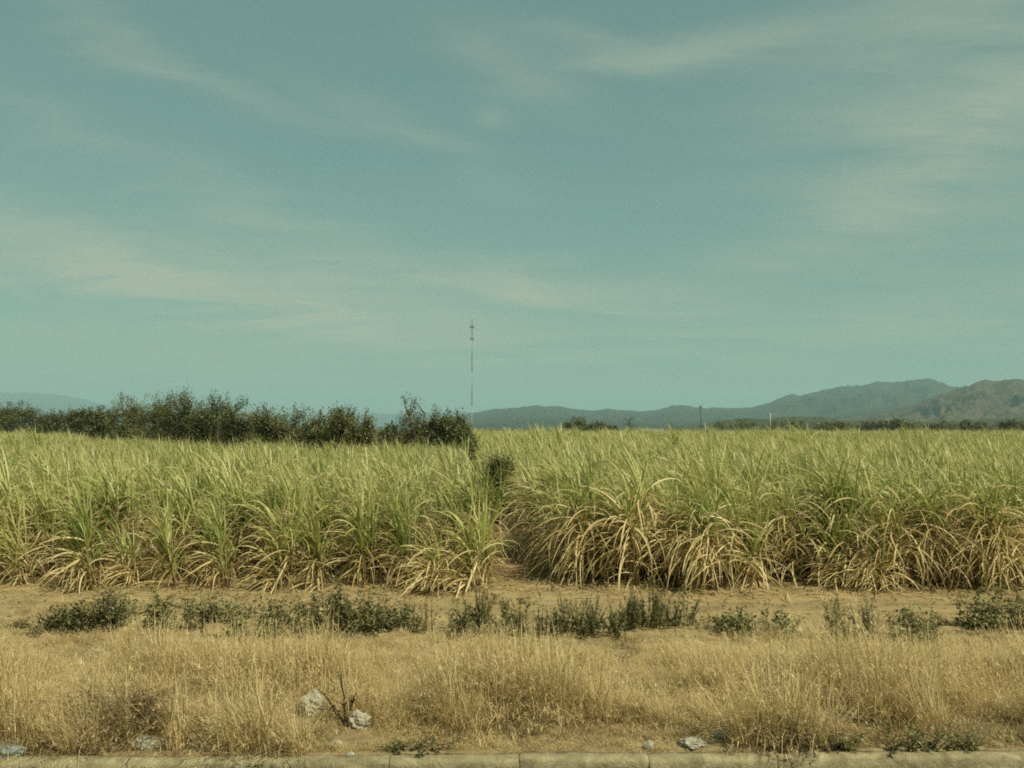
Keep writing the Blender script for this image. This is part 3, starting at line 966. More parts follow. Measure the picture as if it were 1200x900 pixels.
rows = []
for _ in range(900):
    x, y = rg.uniform(-10, 10), 11.6 + 4.4 * rg.random() ** 1.7
    if patch(x, y, 0.9, 10) < 0.03:
        continue
    rows.append((x, y, float(ground_z(x, y)), rg.uniform(-3, 3), rg.normal(0, 0.1), rg.uniform(0.35, 0.9), int(rg.integers(10, 18))))
scatter('sparse_grass', rows, GR, kind='stuff', label='thin dry tufts scattered over the sandy track', category='grass')

# fallen cane straw at the foot of the field and along the path
n = 2300
cx = rg.uniform(-10.5, 10.5, n)
cy = 16.1 + rg.normal(0.05, 0.55, n)
m = 420
cx[:m] = rg.uniform(-1.0, 1.0, m)
cy[:m] = rg.uniform(15.7, 23, m)
cx[:m] += np.where(cy[:m] > 16.5, -0.1 * (cy[:m] - 16.5), 0)
base = np.stack([cx, cy, ground_z(cx, cy) + 0.012 + rg.random(n) * 0.02], -1)
V, Q, al, ix = ribbons(base, rg.uniform(0, 2 * PI, n), rg.uniform(-0.02, 0.25, n), rg.uniform(0.15, 0.6, n), rg.uniform(0.010, 0.028, n), rg.uniform(0.0, 0.45, n), 4, 2, power=1.0, yaw=rg.normal(0, 0.8, n))
V[:, 2] = np.maximum(V[:, 2], ground_z(V[:, 0], V[:, 1]) + 0.008)
acc = Acc()
acc.add(V, Q, shade=rg.beta(2, 2, n)[ix], along=al)
obj('fallen_straw', acc.mesh('fallen_straw', [M['cane_dry']]), kind='stuff', label='fallen dry cane leaves littering the soil at the foot of the field', category='straw')

bpy_ico_V = None


def ico(sub):
    t = (1 + 5 ** 0.5) / 2
    V = [(-1, t, 0), (1, t, 0), (-1, -t, 0), (1, -t, 0), (0, -1, t), (0, 1, t), (0, -1, -t), (0, 1, -t), (t, 0, -1), (t, 0, 1), (-t, 0, -1), (-t, 0, 1)]
    V = [Vector(v).normalized() for v in V]
    T = [(0, 11, 5), (0, 5, 1), (0, 1, 7), (0, 7, 10), (0, 10, 11), (1, 5, 9), (5, 11, 4), (11, 10, 2), (10, 7, 6), (7, 1, 8), (3, 9, 4), (3, 4, 2), (3, 2, 6), (3, 6, 8), (3, 8, 9), (4, 9, 5), (2, 4, 11), (6, 2, 10), (8, 6, 7), (9, 8, 1)]
    for _ in range(sub):
        c, T2 = {}, []

        def midp(a, b):
            k = (min(a, b), max(a, b))
            if k not in c:
                c[k] = len(V)
                V.append(((V[a] + V[b]) / 2).normalized())
            return c[k]
        for a, b, d in T:
            ab, bd, da = midp(a, b), midp(b, d), midp(d, a)
            T2 += [(a, ab, da), (b, bd, ab), (d, da, bd), (ab, bd, da)]
        T = T2
    return np.array([tuple(v) for v in V]), np.array(T)


ICO1, ICO3 = ico(1), ico(4)
acc = Acc()
for _ in range(2200):
    x, y = rg.uniform(-10, 10), rg.choice([rg.uniform(12.2, 16.4), rg.uniform(8.1, 12.2)], p=[0.8, 0.2])
    s = 0.008 + 0.03 * rg.random() ** 4
    V = ICO1[0] * (1 + rg.normal(0, 0.16, (len(ICO1[0]), 1))) * s * np.array([rg.uniform(0.8, 1.4), rg.uniform(0.8, 1.3), 0.7])
    acc.add(V + np.array([x, y, float(ground_z(x, y)) + s * 0.25]), None, ICO1[1])
obj('clods', acc.mesh('clods', [M['clod']]), kind='stuff', label='small clods and pebbles lying on the sandy track', category='clods')


# ------------------------------------------------------------------ weeds along the track
def weed(px, py, w, h, kind, label, seed):
    """w, h in photograph pixels; kind: bushy, spire, wispy, mat"""
    d = gd(py)
    x = wx(px, d)
    W, H = (1.18 if px < 900 else 0.95) * w * d / F, h * d / F * (0.8 if kind == 'mat' else 1.0)
    r = np.random.default_rng(seed)
    t = thing({'bushy': 'weed', 'spire': 'weed', 'wispy': 'weed', 'mat': 'creeping_weed'}[kind], label, 'weed', (x, d, float(ground_z(x, d)) - 0.01), 'green weeds along the track' if py < 770 else 'green weeds by the kerb')
    ns = {'bushy': int(16 + W * 60), 'spire': int(14 + W * 60), 'wispy': 16, 'mat': int(18 + W * 46)}[kind]
    stem, leaf = Acc(), Acc()
    crowns = r.uniform(-0.42, 0.42, max(3, int(W * 11)))           # root crowns: stems fan out from a few points
    peak = r.uniform(0.55, 1.08, len(crowns))
    peak[int(r.integers(0, len(crowns)))] = 1.08
    for i in range(ns):
        c = int(r.integers(0, len(crowns)))
        bx, by = crowns[c] * W * 1.15 + r.normal(0, 0.06), r.normal(0, 0.15 if kind != 'mat' else 0.06)
        az = r.uniform(0, 2 * PI)
        le = {'bushy': abs(r.normal(0.15, 0.38)), 'spire': abs(r.normal(0.03, 0.22)), 'wispy': abs(r.normal(0.25, 0.35)), 'mat': r.uniform(0.7, 1.3)}[kind]
        le = min(le, 1.25)
        hh = H * peak[c] * r.uniform(0.45, 1.05) * (math.cos(le) if kind != 'mat' else 1.0)
        tt = np.linspace(0, 1, 5)
        off = min(math.tan(le), 3.0) * hh * tt ** 1.2
        P = np.stack([bx + np.cos(az) * off, by + np.sin(az) * off * 0.7, hh * tt ** (1.0 if kind != 'mat' else 0.8)], -1)
        P[1:, :2] += r.normal(0, 0.012, (4, 2))
        V, Q, T = tube(P, np.linspace(0.0045, 0.002, 5), 3)
        stem.add(V, Q, T, shade=r.random(), along=0.0)
        nl = {'bushy': int(r.integers(18, 34)), 'spire': 44, 'wispy': int(r.integers(6, 14)), 'mat': 20}[kind]
        f = r.uniform(0.10 if kind != 'wispy' else 0.35, 1.02, nl) ** (0.8 if kind == 'bushy' else 1)
        k = np.clip(f * 4, 0, 3.999)
        i0 = k.astype(int)
        fr = (k - i0)[:, None]
        B = P[i0] * (1 - fr) + P[i0 + 1] * fr
        if kind == 'bushy':                                      # short side shoots carry the leaves away from the stem
            B = B + r.normal(0, 0.028, B.shape)
        la = r.uniform(0, 2 * PI, nl)
        ll = {'bushy': r.uniform(0.03, 0.075, nl), 'spire': r.uniform(0.035, 0.075, nl) * (1.25 - 0.6 * f), 'wispy': r.uniform(0.03, 0.06, nl), 'mat': r.uniform(0.016, 0.040, nl)}[kind]
        lw = ll * {'bushy': 0.62, 'spire': 0.30, 'wispy': 0.4, 'mat': 0.5}[kind]
        el = r.uniform(-0.4, 1.0, nl) if kind != 'spire' else r.uniform(0.5, 1.2, nl)
        V, Q, al, ix = ribbons(B, la, el, ll, lw, r.uniform(0.2, 1.0, nl), 3, 2, wmin=0.2, twist=r.normal(0, 0.5, nl))
        V[:, 2] = np.maximum(V[:, 2], 0.0)
        leaf.add(V, Q, shade=(r.normal(0.42, 0.14) + r.normal(0, 0.2, nl)).clip(0, 1)[ix], along=al)
    obj('stem', stem.mesh('weed_stems', [M['weed_stem']]), t, kind='stuff')
    obj('leaf', leaf.mesh('weed_leaves', [M['weed_leaf']]), t, kind='stuff')
    return t


WEEDS = [
    (33, 738, 16, 10, 'mat', 'tiny dark weed alone on the sand, outermost at the left end of the weed row'),
    (78, 744, 34, 30, 'bushy', 'dark leafy weed at the left end of the weed row, beside a tiny sprig'),
    (112, 742, 42, 44, 'bushy', 'tall dark leafy weed with ragged top near the left end of the weed row'),
    (140, 738, 34, 48, 'bushy', 'loose weed with thin upper sprigs right of the dark leafy weed'),
    (205, 736, 44, 46, 'bushy', 'broad weed left of the tan mound, with sparse upright sprigs'),
    (236, 732, 46, 50, 'wispy', 'straggly brownish weed standing right behind the tan mound'),
    (265, 736, 44, 44, 'bushy', 'green weed just right of the tan mound'),
    (303, 750, 36, 42, 'bushy', 'low dark weed in front of the row between mound and tall centre weeds'),
    (345, 745, 62, 46, 'bushy', 'dense dark weed left of the tallest leafy weed in the left half'),
    (388, 744, 42, 62, 'bushy', 'tallest leafy weed of the left half with stalks above its neighbours'),
    (432, 742, 60, 56, 'bushy', 'wide leafy weed right of the tallest one with forked top'),
    (475, 738, 40, 34, 'bushy', 'small rounded weed fading out at the bare gap before the centre'),
    (500, 742, 12, 52, 'wispy', 'single thin dried weed stalk standing alone in the gap'),
    (535, 746, 42, 34, 'bushy', 'low bushy weed just left of the spiky centre weed'),
    (578, 750, 52, 58, 'spire', 'spiky upright green weed in the centre, right of the gap'),
    (612, 748, 36, 44, 'spire', 'narrow thin green weed between the two centre clumps'),
    (668, 744, 54, 48, 'spire', 'broad upright weed with pointed shoots right of the centre'),
    (702, 747, 42, 46, 'spire', 'dense dark low shoots joining the tall pointed weeds'),
    (738, 738, 32, 56, 'spire', 'tall pointed dark weed, left one of the tallest spired pair'),
    (778, 736, 46, 54, 'spire', 'tall pointed dark weed, right one of the tallest spired pair'),
    (815, 738, 30, 30, 'wispy', 'bent pale weed leaning right beside the spired pair'),
    (845, 744, 36, 24, 'wispy', 'thin pale weed stalks left of the trailing weed'),
    (882, 742, 66, 28, 'bushy', 'low trailing bright weed on the sand right of the spired pair'),
    (910, 752, 26, 20, 'wispy', 'faint low weed in the grass below the trailing weed'),
    (998, 751, 54, 52, 'spire', 'rounded olive weed standing by itself left of the bluish weed'),
    (1068, 753, 56, 46, 'bushy', 'bluish green weed with loose leaves, between olive weed and right edge clump'),
    (1112, 738, 40, 12, 'mat', 'flat creeping weed on the sand right of the bluish weed'),
    (1148, 742, 44, 44, 'bushy', 'dark leafy weed at the left of the clump by the right edge'),
    (1185, 740, 50, 62, 'bushy', 'large dark weed clump cut by the right edge'),
    (1225, 740, 50, 58, 'bushy', 'dark weed beyond the right edge clump'),
    (610, 704, 50, 18, 'wispy', 'scattered low sprigs on the soil where the earth path begins'),
    (205, 882, 44, 18, 'mat', 'dark green creeping weed on the kerb below the flattened carton'),
    (450, 893, 20, 30, 'wispy', 'yellowish sprig leaning over the front of the kerb'),
    (488, 874, 44, 22, 'mat', 'dull green creeping weed behind the kerb right of the dead branches'),
    (722, 878, 78, 34, 'mat', 'dark spreading weed mat behind the kerb, left of the crumpled scraps'),
    (852, 876, 50, 38, 'mat', 'dark weed mound behind the kerb, just right of the crumpled scraps'),
    (925, 876, 110, 44, 'mat', 'widest dark weed mat behind the kerb'),
    (1000, 873, 90, 30, 'mat', 'low dark weed mat linking the widest mat and the upright weeds'),
    (1048, 868, 34, 40, 'wispy', 'upright dark weed behind the kerb near the right'),
    (1100, 870, 70, 34, 'mat', 'loose dark sprigs behind the kerb, nearest the right edge'),
    (1003, 894, 16, 20, 'mat', 'small weed growing from the kerb joint near the right'),
]
for i, a in enumerate(WEEDS):
    weed(*a, 600 + i)


# ------------------------------------------------------------------ litter, stones, dead branches
def crumple(name, px, py, w, h, m, label, cat, seed, amp=0.35, dep=0.8, freq=2.2, rotz=0.0):
    d = gd(py)
    x = wx(px, d)
    W, H = w * d / F, h * d / F
    V, T = ICO3
    s = seed * 3.7
    nrm = V.copy()
    n1 = fbm(V[:, 0] * freq + s + V[:, 2], V[:, 1] * freq + s - V[:, 2] * 1.3, 4, 0.6)
    n2 = 1 - np.abs(fbm(V[:, 1] * freq * 1.4 + s + 9, V[:, 2] * freq * 1.4 + V[:, 0] + s, 4, 0.6)) * 2.2
    P = nrm * (1 + amp * n1 + amp * 0.6 * (n2 - 0.5))[:, None]
    P = P / (np.abs(P).max(0) * 2)
    P[:, 2] += 0.20
    P = P * np.array([W, W * dep, H * 1.25])
    me = mesh_np(name, P, None, T, [m], smooth=True)
    o = obj(name, me, None, (x, d, float(ground_z(x, d))), label=label, category=cat)
    o.rotation_euler = (0, 0, rotz)
    return o


crumple('plastic_bag', 370, 834, 34, 34, M['plastic_white'], 'white plastic bag caught in the grass left of the dead branches', 'plastic bag', 1, 0.5)
crumple('plastic_bag', 424, 846, 28, 24, M['plastic_grey'], 'pale grey plastic bag at the foot of the dead branches, on their right', 'plastic bag', 2, 0.5)
crumple('crushed_carton', 182, 868, 46, 15, M['plastic_white'], 'flattened white carton lying just behind the kerb above a green creeper', 'litter', 3, 0.4)
crumple('stone', 257, 853, 26, 17, M['stone'], 'pale rounded stone in the grass right of the flattened carton', 'stone', 4, 0.22)
crumple('stone', 284, 852, 28, 15, M['stone'], 'flatter dull stone next to the pale rounded stone', 'stone', 5, 0.22)
crumple('plastic_sheet', 16, 879, 54, 16, M['plastic_blue'], 'bluish plastic sheet lying behind the kerb at the left edge', 'plastic sheet', 6, 0.3, 0.5)
crumple('crumpled_wrapper', 808, 868, 36, 12, M['plastic_grey'], 'white crumpled wrapper behind the kerb, largest of the scraps', 'litter', 7, 0.55)
crumple('crumpled_wrapper', 841, 858, 18, 10, M['plastic_white'], 'small white scrap up right of the crumpled wrapper', 'litter', 8, 0.5)
crumple('crumpled_wrapper', 758, 871, 14, 11, M['plastic_grey'], 'small grey scrap left of the crumpled wrapper', 'litter', 9, 0.5)
crumple('crumpled_wrapper', 414, 879, 12, 5, M['plastic_white'], 'tiny white scrap between grey bag and kerb', 'litter', 10, 0.5)
crumple('crumpled_wrapper', 398, 866, 15, 6, M['plastic_grey'], 'tiny grey scrap below the grey bag', 'litter', 12, 0.5)
crumple('soil_mound', 256, 748, 36, 17, M['clod'], 'tan rounded soil mound among the weeds', 'mound', 11, 0.2)


def branchy(name, px, py, label, cat, branches, m, rad, seed, twigs=4, twl=0.12, curl=0.3):
    d = gd(py)
    x = wx(px, d)
    r = np.random.default_rng(seed)
    t = thing(name, label, cat, (x, d, float(ground_z(x, d))))
    for (tx, ty) in branches:
        acc = Acc()
        H = (py - ty) * d / F
        X = wx(tx, d) - x
        tt = np.linspace(0, 1, 7)
        yb = r.normal(0, 0.15)
        P = np.stack([X * tt + r.normal(0, 0.01, 7) * tt, yb * tt, H * tt ** 0.9], -1)
        V, Q, T = tube(P, np.linspace(rad, rad * 0.4, 7), 5)
        acc.add(V, Q, T, shade=r.random(), along=0.0)
        for _ in range(twigs):
            k = int(r.integers(2, 6))
            a, e = r.uniform(0, 2 * PI), r.uniform(0.2, 1.2)
            L = twl * r.uniform(0.5, 1.4)
            dv = np.array([math.cos(a) * math.cos(e), math.sin(a) * math.cos(e), math.sin(e)])
            q = np.linspace(0, 1, 4)[:, None]
            PP = P[k] + dv * L * q + np.array([r.normal(0, curl), r.normal(0, curl), -abs(r.normal(0, curl))]) * L * q ** 2
            V, Q, T = tube(PP, np.linspace(rad * 0.45, rad * 0.15, 4), 4)
            acc.add(V, Q, T, shade=r.random(), along=0.0)
        obj('branch', acc.mesh('branch', [m]), t)
    return t


branchy('dead_shrub', 408, 846, 'dark dead shrub of bare forked branches beside two plastic bags', 'dead shrub', [(377, 803), (406, 778), (416, 812), (392, 822)], M['dead_twig'], 0.012, 71, 6)
rb = np.random.default_rng(77)
branchy('dead_brush', 165, 856, 'tangled dark brown dead brush in the grass above the flattened carton', 'dead brush', [(165 + rb.normal(0, 34), 856 - rb.uniform(14, 58)) for _ in range(48)], M['brush_twig'], 0.006, 72, 16, 0.24, 1.0)
branchy('dry_stalk', 446, 888, 'thin pale dry stalk leaning from the grey bag down to the kerb', 'dry stalk', [(418, 846)], M['dry_grass'], 0.007, 73, 0)


# ------------------------------------------------------------------ hedge, trees
def tree(name, label, cat, group, px, top, w, d, seed, openness=0.0, leafm='bush_leaf', leaf=0.12, bare=False, nclump=None):
    x = wx(px, d)
    H = wz(top, d)
    W = w * d / F
    r = np.random.default_rng(seed)
    t = thing(name, label, cat, (x, d, -0.05), group)
    trunk, crown = Acc(), Acc()
    nc = nclump or int(np.clip(34 + W * H * 2.2, 40, 120))
    if openness:
        nc = int(nc * (1 - 0.55 * openness))
    # clump centres spread through the crown
    C = []
    lob = [(r.uniform(-0.30, 0.30), r.uniform(-0.3, 0.3), r.uniform(0.55, 0.80), r.uniform(0.22, 0.36)) for _ in range(6)]
    while len(C) < nc:
        u, v, z = r.uniform(-0.52, 0.52), r.uniform(-0.52, 0.52), r.uniform(0.10 if not openness else 0.3, 1.0)
        ok = (u * u + v * v) < 0.22 * (1 - max(0, z - 0.55) * 1.3) and z < 0.9 - 0.5 * (u * u + v * v) and r.random() < 0.8
        ok = ok or any((u - a) ** 2 + (v - b) ** 2 + ((z - c) * 1.1) ** 2 < q * q * 0.55 for a, b, c, q in lob)
        if ok:
            C.append((u * W, v * W, z * H * 0.94))
    n_body = len(C)
    for _ in range(int(5 + nc * 0.12)):           # sprigs above the outline
        u = r.uniform(-0.36, 0.36)
        C.append((u * W, r.uniform(-0.2, 0.2) * W, H * (0.86 + 0.16 * r.random() - 0.5 * u * u)))
    C = np.array(C)
    base = np.array([0, 0, 0.0])
    nst = int(r.integers(3, 6))
    stems = []
    for i in range(nst):
        a = r.uniform(0, 2 * PI)
        e = np.array([math.cos(a) * W * 0.22 * r.random(), math.sin(a) * W * 0.22 * r.random(), H * r.uniform(0.55, 0.8)])
        tt = np.linspace(0, 1, 6)[:, None]
        P = base + np.array([math.cos(a), math.sin(a), 0]) * 0.12 * (1 - tt) + e * np.concatenate([tt, tt, tt ** 0.9], 1) + r.normal(0, 0.03 * W, (6, 3)) * tt
        P[0, 2] = 0
        V, Q, T = tube(P, np.linspace(0.028 * H, 0.008 * H, 6) * (1.0 if not bare else 0.8), 6)
        trunk.add(V, Q, T)
        stems.append(P)
    SP = np.concatenate(stems)
    for c in C[:: (1 if openness or bare else 2)]:
        below = SP[SP[:, 2] < c[2] - 0.03 * H]
        if not len(below):
            continue
        k = below[np.argmin(((below - c) ** 2).sum(1))]
        tt = np.linspace(0, 1, 4)[:, None]
        P = k + (c - k) * tt + r.normal(0, 0.05, (4, 3)) * np.sin(tt * PI) * H * 0.2
        V, Q, T = tube(P, np.linspace(0.009 * H, 0.003 * H, 4), 4)
        trunk.add(V, Q, T)
    obj('trunk', trunk.mesh('trunk', [M['bark']], True), t)
    B, A_, E_, L_, S_ = [], [], [], [], []
    for ci, c in enumerate(C):
        n = int(r.integers(120, 200)) if not bare else 7
        sg = np.array([r.uniform(0.045, 0.085) * W + 0.06, r.uniform(0.045, 0.085) * W + 0.06, r.uniform(0.03, 0.075) * H + 0.05])
        if ci >= n_body and not bare:
            n = 26
            sg = np.array([0.02 * W + 0.04, 0.02 * W + 0.04, 0.05 * H])
        B.append(c + r.normal(0, 1, (n, 3)) * sg)
        S_.append(np.full(n, r.normal(0.42, 0.18)) + r.normal(0, 0.15, n))
    B = np.concatenate(B)
    B = B[:, :]
    n = len(B)
    B[:, 2] = np.maximum(B[:, 2], 0.1)
    V, Q, al, ix = ribbons(B, r.uniform(0, 2 * PI, n), r.uniform(-0.6, 1.3, n), leaf * r.uniform(0.9, 1.9, n), leaf * r.uniform(0.5, 0.95, n), r.uniform(0, 0.6, n), 2, 2, wmin=0.4, twist=r.normal(0, 0.8, n))
    crown.add(V, Q, shade=np.concatenate(S_).clip(0, 1)[ix], along=al)
    obj('crown', crown.mesh('crown', [M[leafm]]), t)
    return t


HEDGE = [
    (-70, 474, 62, 205, 0.0, 'dark round bush beyond the left edge of the hedge'),
    (-20, 478, 50, 198, 0.0, 'low dark bush at the very left end of the hedge'),
    (22, 472, 56, 190, 0.0, 'rounded dark bush by itself at the left end of the hedge'),
    (66, 482, 44, 172, 0.0, 'lowest bush of the hedge, right of the rounded one'),
    (92, 480, 34, 150, 0.0, 'small bush between the lowest bush and the tall mass'),
    (117, 478, 36, 125, 0.0, 'bush touching the left side of the tall mass'),
    (150, 464, 46, 90, 0.0, 'tall steep sided bush forming the left end of the tall mass'),
    (183, 464, 56, 82, 0.0, 'tall dense bush second from the left in the tall mass'),
    (215, 461, 54, 77, 0.15, 'tallest bush of the hedge with feathery shoots on top'),
    (250, 463, 52, 72, 0.2, 'tall bush with loose sprigs right of the tallest one'),
    (281, 469, 46, 69, 0.0, 'bush where the tall mass slopes down to the right'),
    (312, 478, 44, 66, 0.0, 'mid height bush first right of the tall mass'),
    (344, 477, 48, 64, 0.0, 'mid height bush second right of the tall mass'),
    (374, 481, 44, 62, 0.0, 'mid height bush third right of the tall mass'),
    (403, 477, 38, 60, 0.2, 'bush with a thin shoot on top in the right part of the hedge'),
    (424, 484, 34, 58, 0.1, 'sloping bush left of the gap before the open tree'),
    (455, 498, 26, 57, 0.0, 'low bush in the gap just left of the open tree'),
    (536, 484, 30, 54, 0.3, 'ragged bush at the right end of the hedge'),
    (512, 481, 46, 55, 0.0, 'dense dark bush between the open tree and the ragged end'),
    (546, 500, 26, 49, 0.1, 'low dark shrub at the foot of the hedge end by the tower'),
]
for i, (px, top, w, d, op, lab) in enumerate(HEDGE):
    tree('hedge_bush', lab, 'bush', 'bushes of the hedge behind the left field', px, top, w, d, 700 + i, op, 'bush_leaf', 0.12 if d < 100 else 0.22)
tree('open_tree', 'taller open crowned tree with sky showing through, near the right end of the hedge', 'tree', None, 487, 466, 46, 56, 760, 0.85, 'bush_leaf', 0.10, nclump=52)
tree('path_shrub', 'dark green shrub standing in the earth path between the two cane fields', 'shrub', None, 586, 533, 36, 26.4, 761, 0.45, 'bush_leaf', 0.06, nclump=80)
tree('path_shrub', 'smaller dark shrub farther back along the earth path', 'shrub', None, 550, 512, 24, 43, 762, 0.0, 'bush_leaf', 0.09, nclump=30)

FAR = [(676, 490, 32, 240, 'dark flat topped tree beyond the right field, left of the bare tree', 'bush_leaf'), (700, 495, 26, 238, 'low dark bush on the right of the flat topped tree', 'bush_leaf'),
       (716, 499, 18, 236, 'lowest dark bush between the flat topped tree and the bare tree', 'bush_leaf'),
       (970, 495, 20, 330, 'small dark round tree under the wooded hill, left of the dark group', 'bush_leaf'), (983, 494, 16, 335, 'dark tree touching the small round tree on its right', 'bush_leaf'),
       (1022, 495, 30, 330, 'brownish broad tree at the left of the dark group', 'brown_leaf'), (1038, 494, 24, 335, 'dark tree in the middle of the dark group', 'bush_leaf'),
       (1053, 490, 16, 330, 'pointed tallest tree of the dark group', 'bush_leaf'), (1066, 495, 20, 332, 'low dark tree at the right of the dark group', 'bush_leaf'),
       (1095, 497, 26, 340, 'low brown bush right of the dark group', 'brown_leaf'), (1132, 492, 14, 330, 'thin pointed tree left of the right edge trees', 'bush_leaf'),
       (1148, 495, 24, 336, 'brownish bush beside the thin pointed tree', 'brown_leaf'), (1180, 492, 28, 330, 'broad brown tree near the right edge', 'brown_leaf'),
       (1204, 494, 26, 330, 'dark tree cut by the right edge', 'bush_leaf')]
for i, (px, top, w, d, lab, lm) in enumerate(FAR):
    tree('distant_tree', lab, 'tree', 'trees beyond the right field', px, top, w, d, 800 + i, 0.0, lm, 0.30, nclump=36)
tree('bare_tree', 'nearly leafless pale brown tree beyond the right field', 'tree', None, 739, 487, 20, 235, 840, 0.5, 'brown_leaf', 0.22, bare=True, nclump=40)


def wood_tree(seed):
    r = np.random.default_rng(seed)
    acc = Acc()
    C = np.stack([r.uniform(-2.6, 2.6, 14), r.uniform(-2.6, 2.6, 14), r.uniform(1.2, 4.8, 14)], -1)
    C[:, :2] *= (1 - (C[:, 2:3] - 1.2) / 6)
    B = np.repeat(C, 26, 0) + r.normal(0, 1, (14 * 26, 3)) * np.array([0.6, 0.6, 0.5])
    n = len(B)
    V, Q, al, ix = ribbons(B, r.uniform(0, 2 * PI, n), r.uniform(-0.6, 1.3, n), r.uniform(0.4, 0.9, n), r.uniform(0.25, 0.5, n), r.uniform(0, 0.6, n), 2, 2, wmin=0.4)
    acc.add(V, Q, shade=(np.repeat(r.normal(0.45, 0.2, 14), 26) + r.normal(0, 0.12, n)).clip(0, 1)[ix], along=al)
    V, Q, T = tube(np.array([(0, 0, -0.2), (0.1, 0, 1.5), (0.2, 0.1, 3.2)]), [0.22, 0.15, 0.08], 5)
    acc.add(V, Q, T, shade=0.2, along=0.0)
    return acc.mesh('wood_tree', [M['bush_leaf' if seed % 3 else 'brown_leaf']])


WT = [wood_tree(900 + i) for i in range(6)]
rows = []
rw = np.random.default_rng(31)
for _ in range(650):
    d = rw.uniform(420, 1350)
    px = rw.uniform(835, 1500)
    rows.append((wx(px, d), d, 0.0, rw.uniform(0, 6.28), 0.0, rw.uniform(0.6, 1.25), int(rw.integers(0, 6))))
scatter('distant_woodland', rows, WT, kind='stuff', label='scattered dark woodland at the foot of the wooded hill', category='woodland')


# ------------------------------------------------------------------ masts, posts, shed
def lattice(acc, z0, z1, half, nb, r):
    L = [np.array((math.cos(a) * half, math.sin(a) * half, 0)) for a in (PI / 2, PI / 2 + 2 * PI / 3, PI / 2 + 4 * PI / 3)]
    for p in L:
        V, Q, T = tube(np.array([p + (0, 0, z0), p + (0, 0, z1)]), [r, r], 5)
        acc.add(V, Q, T)
    zz = np.linspace(z0, z1, nb + 1)
    for i in range(nb):
        for k in range(3):
            a, b = L[k], L[(k + 1) % 3]
            if i % 2:
                a, b = b, a
            V, Q, T = tube(np.array([a + (0, 0, zz[i]), b + (0, 0, zz[i + 1])]), [r * 0.55] * 2, 4)
            acc.add(V, Q, T)
            V, Q, T = tube(np.array([a + (0, 0, zz[i] + 0.02), b + (0, 0, zz[i] + 0.02)]), [r * 0.5] * 2, 4)
            acc.add(V, Q, T)


D = 620.0
mast = thing('radio_mast', 'tall thin red and white banded radio mast rising behind the hedge end', 'radio mast', (wx(553, D), D, 0))
levels = [('steel_white', 530, 476.5), ('steel_red', 476.5, 456), ('steel_white', 456, 435.5), ('steel_red', 435.5, 414), ('steel_white', 414, 398.5), ('steel_red', 398.5, 383)]
for m_, a, b in levels:
    acc = Acc()
    z0, z1 = max(0.0, wz(a, D)), wz(b, D)
    lattice(acc, z0, z1, 0.45, max(4, int((z1 - z0) / 1.1)), 0.046)
    obj('mast_section', acc.mesh('mast_section', [M[m_]]), mast)
for py, hw in ((383, 1.15), (397, 1.0)):
    z = wz(py, D)
    acc = Acc()
    V, Q = box_arr(-hw, hw, -hw, hw, z - 0.1, z + 0.12)
    acc.add(V, Q)
    for sx in (-1, 1):
        for sy in (-1, 1):
            V, Q, T = tube(np.array([(sx * hw * 0.95, sy * hw * 0.95, z - 0.7), (sx * hw * 0.95, sy * hw * 0.95, z + 0.9)]), [0.14, 0.14], 6)
            acc.add(V, Q, T)
    obj('antenna_platform', acc.mesh('antenna_platform', [M['steel_dark']]), mast)
acc = Acc()
V, Q, T = tube(np.array([(0, 0, wz(383, D)), (0, 0, wz(378, D)), (0, 0, wz(373, D))]), [0.28, 0.2, 0.12], 8)
acc.add(V, Q, T)
obj('whip_antenna', acc.mesh('whip_antenna', [M['steel_dark']]), mast)

D = 640.0
m2 = thing('relay_mast', 'small faint grey relay mast in front of the blue mountains', 'radio mast', (wx(821, D), D, 0))
acc = Acc()
lattice(acc, 0, wz(477, D), 0.35, 12, 0.07)
obj('mast_section', acc.mesh('relay_section', [M['steel_dark']]), m2)
acc = Acc()
z = wz(477, D)
for a in np.linspace(0, 2 * PI, 4)[:3]:
    V, Q = box_arr(-0.2, 0.2, -0.15, 0.15, z - 1.0, z + 0.8)
    acc.add(V + np.array((math.cos(a) * 0.75, math.sin(a) * 0.75, 0)), Q)
V, Q, T = tube(np.array([(0, 0, z - 0.4), (0, 0, z + 2.0)]), [0.12, 0.06], 6)
acc.add(V, Q, T)
obj('antenna', acc.mesh('antenna', [M['steel_dark']]), m2)


def post(name, px, top, d, rad, m_, label, cap=True, arm=False, group=None):
    t = thing(name, label, 'post', (wx(px, d), d, 0), group)
    acc = Acc()
    z = wz(top, d)
    V, Q, T = tube(np.array([(0, 0, -0.3), (0, 0, z * 0.5), (0, 0, z)]), [rad, rad * 0.95, rad * 0.9], 8)
    acc.add(V, Q, T)
    obj('shaft', acc.mesh('shaft', [M[m_]], False), t)
    acc = Acc()
    if cap:
        V, Q, T = tube(np.array([(0, 0, z - 0.02), (0, 0, z + 0.05), (0, 0, z + 0.09)]), [rad * 1.4, rad * 1.4, rad * 0.6], 8)
        acc.add(V, Q, T)
        obj('post_cap', acc.mesh('post_cap', [M[m_]]), t)
    if arm:
        V, Q = box_arr(-0.9, 0.9, -0.06, 0.06, z - 0.6, z - 0.45)
        acc.add(V, Q)
        for sx in (-0.8, 0, 0.8):
            V, Q, T = tube(np.array([(sx, 0, z - 0.45), (sx, 0, z - 0.2)]), [0.06, 0.05], 6)
            acc.add(V, Q, T)
        obj('crossarm', acc.mesh('crossarm', [M[m_]]), t)
    return t


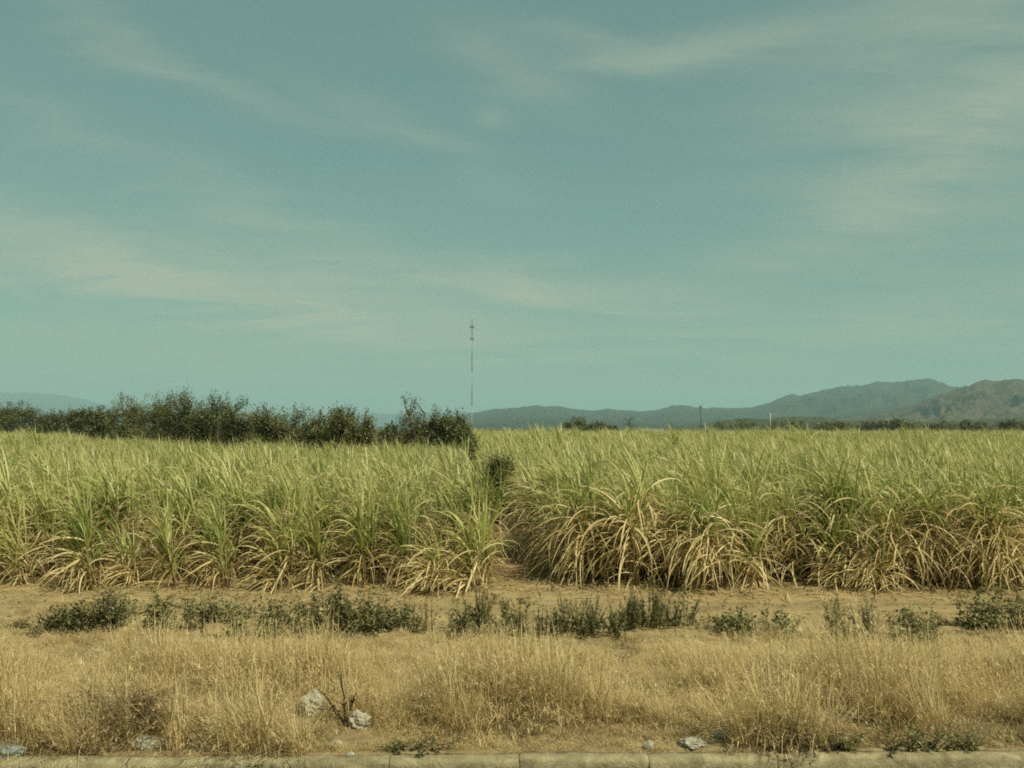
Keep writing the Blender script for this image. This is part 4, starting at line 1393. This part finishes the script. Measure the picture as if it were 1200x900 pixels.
post('marker_post', 826, 495, 192, 0.10, 'post_white', 'white marker post standing at the foot of the low hill, left one', group='white marker posts at the far field edge')
post('marker_post', 945.5, 496, 192, 0.10, 'post_white', 'white marker post left of the small dark round tree, right one', group='white marker posts at the far field edge')
post('utility_pole', 902.5, 484, 420, 0.16, 'steel_white', 'thin pale utility pole in front of the blue mountain slope', False, True)

# low shed with a pale sheet roof
D = 205.0
shed = thing('shed', 'long low shed whose pale roof just shows above the right cane field', 'shed', (wx(764, D), D, 0))
hw, dp = 2.1, 2.2
ztop = 2.36
V, Q = box_arr(-hw, hw, -dp, dp, -0.2, 1.7)
obj('wall', mesh_np('shed_wall', V, Q, None, [M['plaster']]), shed)
acc = Acc()
for k in range(-9, 9):
    x0, x1 = k * hw * 1.1 / 9, (k + 1) * hw * 1.1 / 9
    V = np.array([(x0, -dp - 0.4, 1.65), ((x0 + x1) / 2, -dp - 0.4, 1.71), (x1, -dp - 0.4, 1.65), (x0, 0, ztop - 0.05), ((x0 + x1) / 2, 0, ztop + 0.01), (x1, 0, ztop - 0.05), (x0, dp + 0.4, 1.65), ((x0 + x1) / 2, dp + 0.4, 1.71), (x1, dp + 0.4, 1.65)])
    acc.add(V, np.array([(0, 1, 4, 3), (1, 2, 5, 4), (3, 4, 7, 6), (4, 5, 8, 7)]))
obj('roof', acc.mesh('shed_roof', [M['roof_sheet']]), shed)
V, Q = box_arr(-0.45, 0.45, -dp - 0.03, -dp - 0.003, -0.1, 1.7)
obj('door', mesh_np('shed_door', V, Q, None, [M['steel_dark']]), shed)

# ------------------------------------------------------------------ haze
hm = bpy.data.materials.new('haze')
hm.use_nodes = True
ht = hm.node_tree
ht.nodes.clear()
ho = ht.nodes.new('ShaderNodeOutputMaterial')
hv = ht.nodes.new('ShaderNodeVolumePrincipled')
hv.inputs['Color'].default_value = (0.56, 0.88, 0.89, 1)
hv.inputs['Density'].default_value = 0.00013
hv.inputs['Anisotropy'].default_value = 0.0
ht.links.new(hv.outputs[0], ho.inputs['Volume'])
V, Q = box_arr(-15000, 15000, -3500, 15000, -40, 480)
obj('haze', mesh_np('haze', V, Q, None, [hm]), kind='stuff')
